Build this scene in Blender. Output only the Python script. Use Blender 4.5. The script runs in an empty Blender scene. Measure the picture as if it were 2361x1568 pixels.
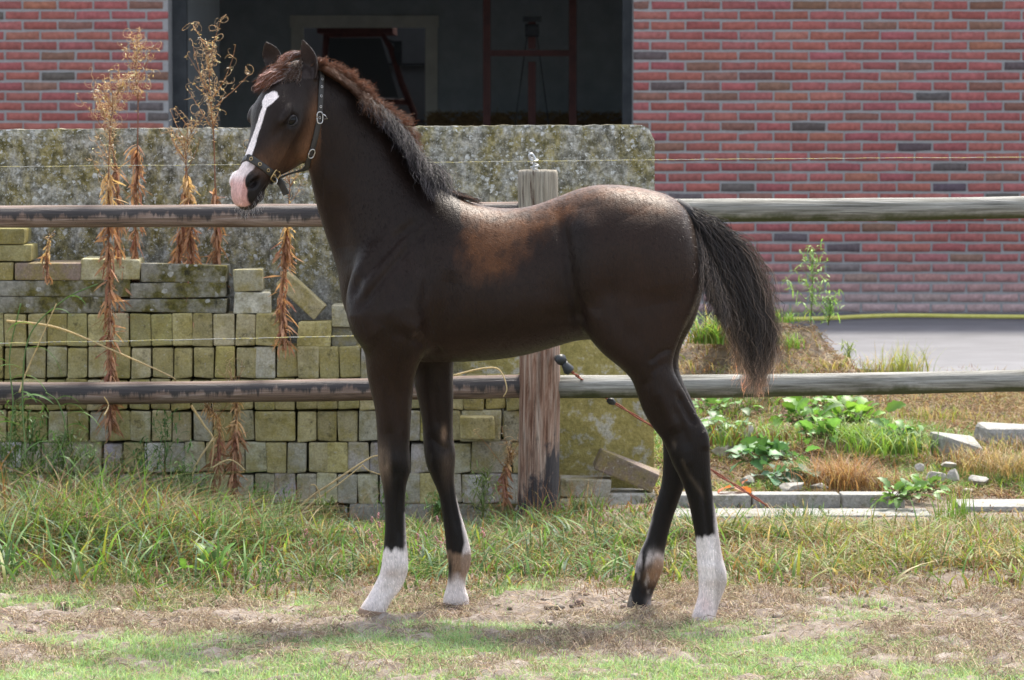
import bpy, bmesh, math, random
import numpy as np
from mathutils import Vector, Matrix, noise
from mathutils.bvhtree import BVHTree

random.seed(7)
RNG = np.random.default_rng(7)
SC = bpy.context.scene
COL = SC.collection

# ------------------------------------------------------------------ camera
F_PX = 8730.0            # focal length in layout pixels (2360 wide)
CAM = Vector((0.0, -10.0, 1.37))
TILT = math.atan((784 - 227) / F_PX)
cam_d = bpy.data.cameras.new("camera")
cam_o = bpy.data.objects.new("camera", cam_d)
COL.objects.link(cam_o)
cam_o.location = CAM
cam_o.rotation_euler = (math.pi / 2 - TILT, 0, 0)
cam_d.sensor_width = 36.0
cam_d.lens = 36.0 * F_PX / 2360.0
cam_d.clip_start = 0.5
cam_d.clip_end = 500.0
cam_d.dof.use_dof = True
cam_d.dof.focus_distance = 9.95
cam_d.dof.aperture_fstop = 14.0
SC.camera = cam_o

# ------------------------------------------------------------------ world, sun, exposure
SUN_EL = math.radians(59)
SUN_AZ = math.radians(22)      # degrees to the right of straight behind the foal
w = bpy.data.worlds.new("World")
SC.world = w
w.use_nodes = True
nt = w.node_tree
bg = nt.nodes["Background"]
sky = nt.nodes.new("ShaderNodeTexSky")
sky.sky_type = 'NISHITA'
sky.sun_disc = False
sky.sun_elevation = SUN_EL
sky.sun_rotation = SUN_AZ
sky.dust_density = 3.0
sky.air_density = 1.0
sky.ozone_density = 0.6
hs = nt.nodes.new("ShaderNodeHueSaturation"); hs.inputs["Saturation"].default_value = 0.50
nt.links.new(sky.outputs[0], hs.inputs["Color"]); nt.links.new(hs.outputs[0], bg.inputs[0])
bg.inputs[1].default_value = 0.15
sun_d = bpy.data.lights.new("sun", 'SUN')
sun_d.energy = 2.3
sun_d.angle = math.radians(9)
sun_d.color = (1.0, 0.93, 0.82)
sun_o = bpy.data.objects.new("sun", sun_d)
COL.objects.link(sun_o)
sdir = Vector((math.sin(SUN_AZ) * math.cos(SUN_EL), math.cos(SUN_AZ) * math.cos(SUN_EL), math.sin(SUN_EL)))
sun_o.rotation_euler = sdir.to_track_quat('Z', 'Y').to_euler()
sun_o.location = sdir * 30
SC.view_settings.view_transform = 'Standard'
SC.view_settings.look = 'None'
SC.view_settings.exposure = 1.62
SC.view_settings.gamma = 1.0

# ------------------------------------------------------------------ helpers
def at(px, py, Y):
    """point on the plane y=Y behind layout pixel (px,py)"""
    c, s = math.cos(TILT), math.sin(TILT)
    d = Vector((px - 1180, F_PX * c + (784 - py) * s, -F_PX * s + (784 - py) * c))
    return CAM + d * ((Y - CAM.y) / d.y)

def pxm(Y):
    return F_PX / (Y + 10.0)

def project(P):
    """world points (n,3) -> layout pixels (n,2)"""
    P = np.asarray(P, float) - np.array(CAM)
    c, s = math.cos(TILT), math.sin(TILT)
    f = P[:, 1] * c - P[:, 2] * s
    u = P[:, 1] * s + P[:, 2] * c
    return np.stack([1180 + F_PX * P[:, 0] / f, 784 - F_PX * u / f], 1)

def new_mesh(name, verts, faces, mat=None, parent=None, smooth=False, colors=None, color_name="col"):
    me = bpy.data.meshes.new(name)
    me.from_pydata([tuple(v) for v in verts], [], [tuple(f) for f in faces])
    me.update()
    o = bpy.data.objects.new(name, me)
    COL.objects.link(o)
    if mat is not None:
        me.materials.append(mat)
    if parent is not None:
        o.parent = parent
    if smooth:
        me.polygons.foreach_set("use_smooth", np.ones(len(me.polygons), bool))
    if colors is not None:
        a = me.color_attributes.new(color_name, 'FLOAT_COLOR', 'POINT')
        c = np.ones((len(verts), 4), np.float32)
        c[:, :3] = np.asarray(colors)[:, :3]
        a.data.foreach_set("color", c.ravel())
    return o

def bulk_mesh(name, V, Q, mat=None, parent=None, smooth=False, colors=None, color_name="col", k=4):
    """fast mesh from numpy arrays: V (n,3), Q (m,k)"""
    me = bpy.data.meshes.new(name)
    V = np.ascontiguousarray(V, np.float32); Q = np.ascontiguousarray(Q, np.int32)
    me.vertices.add(len(V)); me.vertices.foreach_set("co", V.ravel())
    me.loops.add(Q.size); me.loops.foreach_set("vertex_index", Q.ravel())
    me.polygons.add(len(Q))
    me.polygons.foreach_set("loop_start", np.arange(len(Q), dtype=np.int32) * k)
    me.polygons.foreach_set("loop_total", np.full(len(Q), k, np.int32))
    me.update(calc_edges=True)
    me.validate()
    o = bpy.data.objects.new(name, me)
    COL.objects.link(o)
    if mat is not None: me.materials.append(mat)
    if parent is not None: o.parent = parent
    if smooth: me.polygons.foreach_set("use_smooth", np.ones(len(me.polygons), bool))
    if colors is not None:
        a = me.color_attributes.new(color_name, 'FLOAT_COLOR', 'POINT')
        c = np.ones((len(V), 4), np.float32); c[:, :3] = colors[:, :3]
        a.data.foreach_set("color", c.ravel())
    return o

def thing(name, label, cat, loc=(0, 0, 0), group=None):
    o = bpy.data.objects.new(name, None)
    o.empty_display_size = 0.1
    COL.objects.link(o)
    o.location = loc
    o["label"] = label; o["category"] = cat
    if group: o["group"] = group
    return o

def tag(o, label, cat, group=None):
    o["label"] = label; o["category"] = cat
    if group: o["group"] = group
    return o

def struct(o):
    o["kind"] = "structure"
    return o

def keep(o, parent):
    """parent a mesh built in world coordinates to an Empty, keeping it where it is"""
    o.parent = parent
    o.matrix_parent_inverse = Matrix.Translation(parent.location).inverted()
    return o

class MB:
    """collects shapes into one mesh"""
    def __init__(s): s.v = []; s.f = []; s.c = []
    def add(s, vs, fs, col=None):
        b = len(s.v)
        s.v += [tuple(v) for v in vs]
        s.f += [tuple(i + b for i in f) for f in fs]
        s.c += [col if col is not None else (1, 1, 1)] * len(vs)
    def box(s, c, size, M=None, col=None):
        x, y, z = [a / 2 for a in size]
        P = [Vector(p) for p in [(-x,-y,-z),(x,-y,-z),(x,y,-z),(-x,y,-z),(-x,-y,z),(x,-y,z),(x,y,z),(-x,y,z)]]
        if M is not None: P = [M @ p for p in P]
        P = [p + Vector(c) for p in P]
        s.add(P, [(0,3,2,1),(4,5,6,7),(0,1,5,4),(1,2,6,5),(2,3,7,6),(3,0,4,7)], col)
    def tube(s, pts, r, n=6, col=None, cap=True):
        pts = [Vector(p) for p in pts]
        rs = r if isinstance(r, (list, tuple)) else [r] * len(pts)
        ref = Vector((0.13, 0.2, 0.97)); rings = []
        for i, p in enumerate(pts):
            t = (pts[min(i + 1, len(pts) - 1)] - pts[max(i - 1, 0)])
            t = t.normalized() if t.length > 1e-9 else Vector((0, 0, 1))
            if abs(t.dot(ref)) > .98: ref = Vector((1, .1, 0))
            a = t.cross(ref).normalized(); b = t.cross(a)
            ref = b * -1 if False else ref
            rings.append([p + (a * math.cos(2*math.pi*k/n) + b * math.sin(2*math.pi*k/n)) * rs[i] for k in range(n)])
        vs = [v for R in rings for v in R]; fs = []
        for i in range(len(pts) - 1):
            for k in range(n):
                k2 = (k + 1) % n
                fs.append((i*n+k, (i+1)*n+k, (i+1)*n+k2, i*n+k2))
        if cap:
            fs.append(tuple(range(n))); fs.append(tuple((len(pts)-1)*n + k for k in reversed(range(n))))
        s.add(vs, fs, col)
    def build(s, name, mat=None, parent=None, smooth=False):
        return new_mesh(name, s.v, s.f, mat, parent, smooth, colors=np.array(s.c) if s.c else None)

def catmull(P, per):
    """P (n,k) control rows -> interpolated rows"""
    P = np.asarray(P, float); n = len(P); out = []
    for i in range(n - 1):
        p0 = P[max(i-1, 0)]; p1 = P[i]; p2 = P[i+1]; p3 = P[min(i+2, n-1)]
        for k in range(per):
            t = k / per
            out.append(.5 * ((2*p1) + (-p0+p2)*t + (2*p0-5*p1+4*p2-p3)*t*t + (-p0+3*p1-3*p2+p3)*t**3))
    out.append(P[-1])
    return np.array(out)

# ------------------------------------------------------------------ material helper
def mat_new(name, rough=0.8, spec=0.3):
    m = bpy.data.materials.new(name); m.use_nodes = True
    b = m.node_tree.nodes["Principled BSDF"]
    b.inputs["Roughness"].default_value = rough
    b.inputs["Specular IOR Level"].default_value = spec
    return m, m.node_tree, b

def N(nt, t, **kw):
    n = nt.nodes.new(t)
    for k, v in kw.items():
        if k.startswith("i_"):
            key = k[2:]
            key = int(key) if key.isdigit() else key.replace("_", " ")
            n.inputs[key].default_value = v
        else:
            setattr(n, k, v)
    return n

def ramp(nt, fac, stops, interp='LINEAR'):
    r = nt.nodes.new("ShaderNodeValToRGB"); r.color_ramp.interpolation = interp
    els = r.color_ramp.elements
    while len(els) < len(stops): els.new(0.5)
    for e, (p, c) in zip(els, stops):
        e.position = p
        e.color = (*c, 1) if not isinstance(c, (int, float)) else (c, c, c, 1)
    nt.links.new(fac, r.inputs[0])
    return r.outputs[0]

def noise_tex(nt, scale, detail=6, rough=.6, coord="Object", stretch=None, dist=0.0):
    tc = nt.nodes.new("ShaderNodeTexCoord")
    out = tc.outputs[coord]
    if stretch is not None:
        mp = nt.nodes.new("ShaderNodeMapping"); mp.inputs["Scale"].default_value = stretch
        nt.links.new(out, mp.inputs[0]); out = mp.outputs[0]
    n = nt.nodes.new("ShaderNodeTexNoise")
    n.inputs["Scale"].default_value = scale; n.inputs["Detail"].default_value = detail
    n.inputs["Roughness"].default_value = rough; n.inputs["Distortion"].default_value = dist
    nt.links.new(out, n.inputs["Vector"])
    return n.outputs["Fac"]

def mixc(nt, fac, a, b, mode='MIX'):
    m = nt.nodes.new("ShaderNodeMix"); m.data_type = 'RGBA'; m.blend_type = mode
    for sock, v in ((m.inputs[0], fac), (m.inputs[6], a), (m.inputs[7], b)):
        if isinstance(v, bpy.types.NodeSocket): nt.links.new(v, sock)
        elif isinstance(v, (int, float)): sock.default_value = v
        else: sock.default_value = (*v, 1)
    return m.outputs[2]

def bump(nt, b, h, strength=.4, dist=.01):
    bp = nt.nodes.new("ShaderNodeBump")
    bp.inputs["Strength"].default_value = strength; bp.inputs["Distance"].default_value = dist
    nt.links.new(h, bp.inputs["Height"]); nt.links.new(bp.outputs[0], b.inputs["Normal"])
    return bp

def attr(nt, name="col"):
    a = nt.nodes.new("ShaderNodeAttribute"); a.attribute_name = name
    return a.outputs["Color"]

def strand_mesh(name, paths, radii, cols, mat, parent=None, n=3):
    """paths (s,k,3), radii (s,k), cols (s,k,3): thin tapered tubes, all in one mesh"""
    paths = np.asarray(paths, np.float32); S, K, _ = paths.shape
    T = np.gradient(paths, axis=1); T /= np.linalg.norm(T, axis=2, keepdims=True) + 1e-9
    ref = np.array([.3, .9, .31], np.float32)
    A = np.cross(T, ref); A /= np.linalg.norm(A, axis=2, keepdims=True) + 1e-9
    B = np.cross(T, A)
    V = np.zeros((S, K, n, 3), np.float32)
    for k in range(n):
        a = 2 * math.pi * k / n
        V[:, :, k] = paths + (A * math.cos(a) + B * math.sin(a)) * radii[:, :, None]
    idx = np.arange(S * K * n).reshape(S, K, n)
    nx = np.roll(idx, -1, axis=2)
    Q = np.stack([idx[:, :-1], idx[:, 1:], nx[:, 1:], nx[:, :-1]], -1).reshape(-1, 4)
    C = np.repeat(cols[:, :, None, :], n, axis=2).reshape(-1, 3)
    return bulk_mesh(name, V.reshape(-1, 3), Q, mat, parent, True, C)
# ------------------------------------------------------------------ the foal
def yc_body(px):
    return np.interp(px, [850, 1600], [0.045, -0.045])

def loft(rows, n=32, per=5, mode="px"):
    """rows: Tx,Ty,Bx,By, yc, hw, egg, q ; closed tube"""
    R = catmull(rows, per)
    V = []; nr = len(R)
    for r in R:
        tx, ty, bx, by, yc, hw, e, q = r
        T = np.array(at(tx, ty, yc)); B = np.array(at(bx, by, yc))
        C = (T + B) / 2; A = (T - B) / 2
        for k in range(n):
            a = 2 * math.pi * k / n
            c, s = math.cos(a), math.sin(a)
            sc = math.copysign(abs(c) ** q, c); ss = math.copysign(abs(s) ** q, s)
            V.append(C + A * sc + np.array((0, -1, 0)) * hw * ss * (1 + e * sc))
    F = []
    for i in range(nr - 1):
        for k in range(n):
            k2 = (k + 1) % n
            F.append((i*n+k, i*n+k2, (i+1)*n+k2, (i+1)*n+k))
    F.append(tuple(reversed(range(n)))); F.append(tuple((nr-1)*n + k for k in range(n)))
    return V, F

HPSI, HPHI, HRHO, HS = math.radians(45), math.radians(56.5), math.radians(3), 0.93
HO = at(672, 160, -0.02)
_c, _s = math.cos, math.sin
HF = Vector((-_c(HPSI)*_c(HPHI), -_s(HPSI)*_c(HPHI), -_s(HPHI)))
_U = Vector((-_c(HPSI)*_s(HPHI), -_s(HPSI)*_s(HPHI), _c(HPHI))); _L = Vector((_s(HPSI), -_c(HPSI), 0))
HU = _U*_c(HRHO) + _L*_s(HRHO); HL = _L*_c(HRHO) - _U*_s(HRHO)
def head(t, u, l):
    return HO + (HF*t + HU*u + HL*l) * HS

# t, dorsal, ventral, half width, egg, q
HEAD_ROWS = [
 (-.050,-.030,-.090,.030,.0,1),
 (-.035,-.008,-.120,.052,.0,1),
 (-.010, .008,-.140,.062,.0,1),
 (.030, .022,-.158,.068,.08,.95),
 (.070, .033,-.176,.073,.12,.92),
 (.105, .038,-.188,.077,.18,.90),
 (.140, .037,-.194,.080,.26,.90),
 (.170, .030,-.192,.077,.26,.92),
 (.200, .020,-.180,.067,.20,.92),
 (.240, .010,-.154,.056,.14,.92),
 (.275, .004,-.128,.048,.08,.92),
 (.305, .001,-.108,.043,.02,.90),
 (.335,-.001,-.096,.042,.02,.88),
 (.365,-.004,-.092,.043,.04,.86),
 (.392,-.012,-.092,.042,.04,.86),
 (.414,-.026,-.086,.034,.0,.9),
 (.425,-.042,-.074,.017,.0,1)]

def head_loft(n=36, per=4):
    R = catmull(HEAD_ROWS, per); V = []
    for t, d, v, hw, e, q in R:
        cu, au = (d+v)/2, (d-v)/2
        for k in range(n):
            a = 2*math.pi*k/n; c, s = math.cos(a), math.sin(a)
            sc = math.copysign(abs(c)**q, c); ss = math.copysign(abs(s)**q, s)
            V.append(np.array(head(t, cu + au*sc, hw*ss*(1+e*sc))))
    nr = len(R); F = []
    for i in range(nr-1):
        for k in range(n):
            k2 = (k+1) % n
            F.append((i*n+k, i*n+k2, (i+1)*n+k2, (i+1)*n+k))
    F.append(tuple(reversed(range(n)))); F.append(tuple((nr-1)*n+k for k in range(n)))
    return V, F

def ellipsoid(c, ax, n=16, m=10):
    """ax: three Vectors (semi-axes)"""
    V = [Vector(c) + ax[2]]; F = []
    for i in range(1, m):
        th = math.pi*i/m
        for k in range(n):
            a = 2*math.pi*k/n
            V.append(Vector(c) + ax[0]*math.sin(th)*math.cos(a) + ax[1]*math.sin(th)*math.sin(a) + ax[2]*math.cos(th))
    V.append(Vector(c) - ax[2])
    for k in range(n): F.append((0, 1+k, 1+(k+1) % n))
    for i in range(m-2):
        for k in range(n):
            F.append((1+i*n+k, 1+(i+1)*n+k, 1+(i+1)*n+(k+1) % n, 1+i*n+(k+1) % n))
    L = len(V)-1; b = 1+(m-2)*n
    for k in range(n): F.append((L, b+(k+1) % n, b+k))
    return V, F

def ear(base, tip, width, face, depth=.014, th=.0105):
    """a cupped leaf: base, tip points, opening faces 'face'"""
    ax = tip - base; Ln = ax.length; t = ax.normalized()
    face = (face - t*face.dot(t)).normalized(); side = t.cross(face)
    prof = [(0, .62), (.1, .74), (.25, .92), (.42, 1.0), (.58, .95), (.72, .78), (.85, .50), (.94, .25), (1, .06)]
    prof = catmull(prof, 3); m = 13; V = []
    for s, wd in prof:
        curl = 1.35 * (1 - s)**.8 + .25                # more tube-like at the base
        R = width/2*wd
        for layer in (0, 1):
            for j in range(m):
                a = (j/(m-1)*2-1)
                ang = a*curl
                x = R*math.sin(ang)/max(math.sin(min(curl, math.pi/2)), .3)
                dz = -R*(math.cos(ang)-math.cos(curl))*0.9
                off = th * (1-abs(a)**3*.35) * (1 - .35*s) * (-1 if layer else 0)
                p = base + t*Ln*s + side*x + face*(dz + off) + face*(.012*math.sin(s*math.pi)) * -1
                V.append(p)
    F = []; row = 2*m
    ring = list(range(m)) + [m+j for j in reversed(range(m))]
    for i in range(len(prof)-1):
        for k in range(row):
            k2 = (k+1) % row
            F.append((i*row+ring[k], i*row+ring[k2], (i+1)*row+ring[k2], (i+1)*row+ring[k]))
    F.append(tuple(ring[::-1])); F.append(tuple((len(prof)-1)*row+r for r in ring))
    return V, F

yb = lambda px: float(yc_body(px))
torso_rows = [
 # Tx,Ty,Bx,By,yc,hw,egg,q
 (1611,575,1612,650,yb(1610),.045,0,1),
 (1600,520,1606,700,yb(1600),.085,0,1),
 (1578,476,1582,752,yb(1580),.120,0,.95),
 (1545,452,1545,790,yb(1545),.145,0,.93),
 (1500,437,1490,803,yb(1500),.160,.0,.93),
 (1440,427,1430,800,yb(1440),.168,.0,.95),
 (1385,425,1380,785,yb(1385),.165,-.02,.97),
 (1335,434,1330,786,yb(1335),.160,-.08,1),
 (1280,455,1270,803,yb(1280),.162,-.12,1),
 (1225,474,1212,819,yb(1225),.168,-.14,1),
 (1170,480,1150,829,yb(1170),.170,-.12,1),
 (1115,474,1085,834,yb(1115),.165,-.10,1),
 (1070,460,1020,836,yb(1070),.155,-.08,1),
 (1035,440,950,834,yb(1000),.145,-.06,1),
 (993,420,880,818,yb(930),.138,-.03,1),
 (955,388,822,770,yb(880),.125,0,1),
 (930,348,789,700,yb(850),.108,0,1),
 (903,303,779,635,yb(850),.092,0,1),
 (870,262,763,582,.045,.080,0,1),
 (838,230,745,530,.035,.072,0,1),
 (806,201,731,480,.022,.066,0,1),
 (776,179,720,437,.008,.062,0,1),
 (745,162,712,398,-.005,.058,0,1),
 (712,150,690,352,-.018,.054,0,1),
 (690,160,672,310,-.02,.045,0,1)]

def leg(rows, side):
    """rows: Fx,Fy,Rx,Ry,off,hw"""
    return [(a, b, c, d, side, 0) for a, b, c, d in rows]

def legrows(rows, base):
    return [(fx, fy, rx, ry, base+off, hw, e, q) for fx, fy, rx, ry, off, hw, e, q in rows]

YN_F, YF_F = -.045, .125       # lateral centre of near / far fore legs
YN_H, YF_H = -.135, .045       # hind legs
near_fore = legrows([
 (880,520,1010,500, .02,.035,0,1),
 (830,580,1015,570,-.01,.055,0,1),
 (800,660,1012,660,-.03,.072,0,1),
 (797,720,1005,735,-.035,.078,0,1),
 (812,770,990,790,-.03,.072,0,1),
 (839,812,968,838,-.02,.060,0,1),
 (843,855,957,870,-.01,.050,0,1),
 (852,895,951,915,0,.043,0,.95),
 (863,940,948,955,0,.037,0,.95),
 (868,989,946,989,0,.033,0,.92),
 (870,1030,944,1034,0,.033,0,.88),
 (871,1062,946,1060,0,.035,0,.85),
 (875,1090,946,1085,0,.033,0,.85),
 (882,1124,937,1118,0,.026,0,.9),
 (886,1160,934,1155,0,.022,0,.95),
 (887,1208,935,1204,0,.0215,0,.95),
 (885,1250,937,1246,0,.023,0,.95),
 (881,1288,941,1290,0,.027,0,.95),
 (876,1318,939,1322,0,.027,0,.95),
 (864,1345,924,1357,0,.023,0,.95),
 (850,1370,906,1380,0,.023,0,.95),
 (838,1388,896,1396,0,.028,0,.95),
 (829,1403,889,1413,0,.033,0,.95),
 (827,1410,889,1417,0,.034,0,.95)], YN_F)
far_fore = legrows([
 (870,560,1020,560,-.02,.035,0,1),
 (850,660,1040,660,0,.065,0,1),
 (860,740,1050,740,0,.07,0,1),
 (900,800,1050,800,-.005,.058,0,1),
 (945,850,1046,850,0,.046,0,1),
 (955,890,1045,892,0,.040,0,.95),
 (965,930,1045,930,0,.036,0,.95),
 (973,976,1044,976,0,.032,0,.92),
 (975,1010,1045,1010,0,.032,0,.88),
 (977,1040,1050,1042,0,.034,0,.85),
 (983,1073,1049,1070,0,.033,0,.85),
 (997,1107,1047,1100,0,.026,0,.9),
 (1011,1141,1050,1132,0,.022,0,.95),
 (1019,1187,1060,1178,0,.021,0,.95),
 (1025,1232,1075,1226,0,.023,0,.95),
 (1030,1278,1086,1274,0,.026,0,.95),
 (1033,1305,1084,1305,0,.026,0,.95),
 (1032,1332,1074,1332,0,.022,0,.95),
 (1028,1355,1073,1355,0,.023,0,.95),
 (1022,1374,1080,1376,0,.028,0,.95),
 (1021,1394,1082,1394,0,.031,0,.95),
 (1022,1400,1081,1400,0,.031,0,.95)], YF_F)
near_hind = legrows([
 (1400,490,1570,500, .05,.03,0,1),
 (1345,560,1600,560, .03,.055,0,1),
 (1326,630,1611,630, .025,.072,0,1),
 (1322,700,1601,700, .02,.078,0,1),
 (1345,762,1576,762, .015,.075,0,1),
 (1384,812,1555,818, .01,.066,0,1),
 (1424,845,1552,848, .005,.056,0,1),
 (1452,872,1562,872, 0,.048,0,1),
 (1467,907,1577,900, 0,.041,0,1),
 (1482,948,1595,935, 0,.035,0,.95),
 (1503,984,1613,965, 0,.032,0,.95),
 (1523,1010,1629,992, 0,.031,0,.9),
 (1536,1035,1635,1015, 0,.032,0,.88),
 (1550,1070,1637,1055, 0,.031,0,.88),
 (1571,1112,1639,1100, 0,.027,0,.9),
 (1586,1156,1644,1148, 0,.024,0,.95),
 (1596,1204,1652,1196, 0,.0225,0,.95),
 (1603,1245,1658,1240, 0,.023,0,.95),
 (1606,1285,1665,1282, 0,.026,0,.95),
 (1608,1318,1674,1318, 0,.029,0,.95),
 (1610,1345,1674,1345, 0,.028,0,.95),
 (1609,1370,1665,1372, 0,.024,0,.95),
 (1602,1396,1656,1398, 0,.025,0,.95),
 (1594,1420,1650,1422, 0,.030,0,.95),
 (1588,1440,1649,1445, 0,.034,0,.95),
 (1587,1446,1649,1450, 0,.034,0,.95)], YN_H)
far_hind = legrows([
 (1440,560,1600,560,0,.05,0,1),
 (1400,680,1622,650, 0,.075,0,1),
 (1420,760,1604,735, 0,.068,0,1),
 (1450,810,1575,790, 0,.058,0,1),
 (1472,850,1564,838, 0,.048,0,1),
 (1490,890,1578,885, 0,.042,0,1),
 (1505,930,1596,925, 0,.036,0,1),
 (1518,965,1608,960, 0,.032,0,.95),
 (1526,1005,1612,995, 0,.030,0,.9),
 (1528,1040,1604,1035, 0,.030,0,.9),
 (1528,1075,1590,1078, 0,.028,0,.9),
 (1524,1115,1577,1122, 0,.025,0,.95),
 (1512,1158,1563,1160, 0,.0225,0,.95),
 (1500,1200,1548,1204, 0,.0215,0,.95),
 (1488,1242,1537,1246, 0,.023,0,.95),
 (1473,1276,1531,1282, 0,.026,0,.95),
 (1464,1308,1528,1312, 0,.027,0,.95),
 (1460,1338,1515,1344, 0,.024,0,.95),
 (1453,1365,1504,1370, 0,.025,0,.95),
 (1447,1385,1501,1390, 0,.029,0,.95),
 (1444,1400,1502,1406, 0,.031,0,.95),
 (1444,1405,1502,1409, 0,.031,0,.95)], YF_H)

def build_foal_mesh():
    V = []; F = []
    def add(vf):
        b = len(V); V.extend([tuple(v) for v in vf[0]]); F.extend([tuple(i+b for i in f) for f in vf[1]])
    add(loft(torso_rows))
    for rows in (near_fore, far_fore, near_hind, far_hind):
        add(loft(rows, n=28))
    add(head_loft())
    # brow ridges, cheek bones, masseter, nostril rims, chin
    for s in (1, -1):
        add(ellipsoid(head(.148, .000, .064*s), (HF*.034, (HU*.9+HL*.2*s)*.015, (HL*s)*.016)))
        add(ellipsoid(head(.146, -.112, .052*s), (HF*.073, HU*.078, HL*.024)))
        add(ellipsoid(head(.358, -.018, .032*s), (HF*.026, HU*.018, HL*.010)))
    add(ellipsoid(head(.368, -.088, 0), (HF*.026, HU*.016, HL*.026)))
    # ears
    nb, ntp = at(709, 186, -.060), at(695, 91, -.05)
    add(ear(nb, ntp, .056, Vector((-.62, -.78, .05))))
    fb, ftp = at(630, 160, .045), at(611, 96, .05)
    add(ear(fb, ftp, .054, Vector((-.35, -.95, .10))))
    me = bpy.data.meshes.new("foal"); me.from_pydata(V, [], F); me.update()
    bm = bmesh.new(); bm.from_mesh(me); bmesh.ops.recalc_face_normals(bm, faces=bm.faces); bm.to_mesh(me); bm.free()
    o = bpy.data.objects.new("foal_raw", me); COL.objects.link(o)
    md = o.modifiers.new("r", 'REMESH'); md.mode = 'VOXEL'; md.voxel_size = 0.0036; md.adaptivity = 0
    dg = bpy.context.evaluated_depsgraph_get()
    m2 = bpy.data.meshes.new_from_object(o.evaluated_get(dg))
    bpy.data.objects.remove(o)
    return m2

def smooth_np(P, E, wt, iters, lam=.5, mu=None):
    n = len(P); deg = np.bincount(E.ravel(), minlength=n).astype(float)[:, None]
    for i in range(iters):
        for f in ((lam,) if mu is None else (lam, mu)):
            S = np.stack([np.bincount(E[:, 0], weights=P[E[:, 1], k], minlength=n) + np.bincount(E[:, 1], weights=P[E[:, 0], k], minlength=n) for k in range(3)], 1)
            P = P + (S/deg - P) * f * wt[:, None]
    return P

def seg_dist(q, pl):
    """distance of pixels q (n,2) to polyline, and parameter along it 0..1"""
    pl = np.asarray(pl, float); best = np.full(len(q), 1e9); par = np.zeros(len(q)); m = len(pl)-1
    for i in range(m):
        a, b = pl[i, :2], pl[i+1, :2]; ab = b-a
        t = np.clip(((q-a)@ab)/(ab@ab+1e-9), 0, 1)
        d = np.linalg.norm(q-(a+t[:, None]*ab), axis=1)
        k = d < best; best[k] = d[k]; par[k] = (i+t[k])/m
    return best, par

def vnoise(P, scale, seed=0):
    """cheap smooth noise in -1..1 from summed rotated sines"""
    r = np.random.default_rng(seed); out = np.zeros(len(P)); tot = 0
    for o in range(4):
        for j in range(4):
            d = r.normal(size=3); d /= np.linalg.norm(d)
            out += np.sin(P@d*scale*(1.9**o)*(.8+.4*r.random()) + r.random()*6.3) / (1.7**o)
        tot += 2.0/(1.7**o)
    return np.clip(out/tot, -1, 1)

def head_coords(P):
    D = (P - np.array(HO)) / HS
    return D@np.array(HF), D@np.array(HU), D@np.array(HL)

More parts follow.
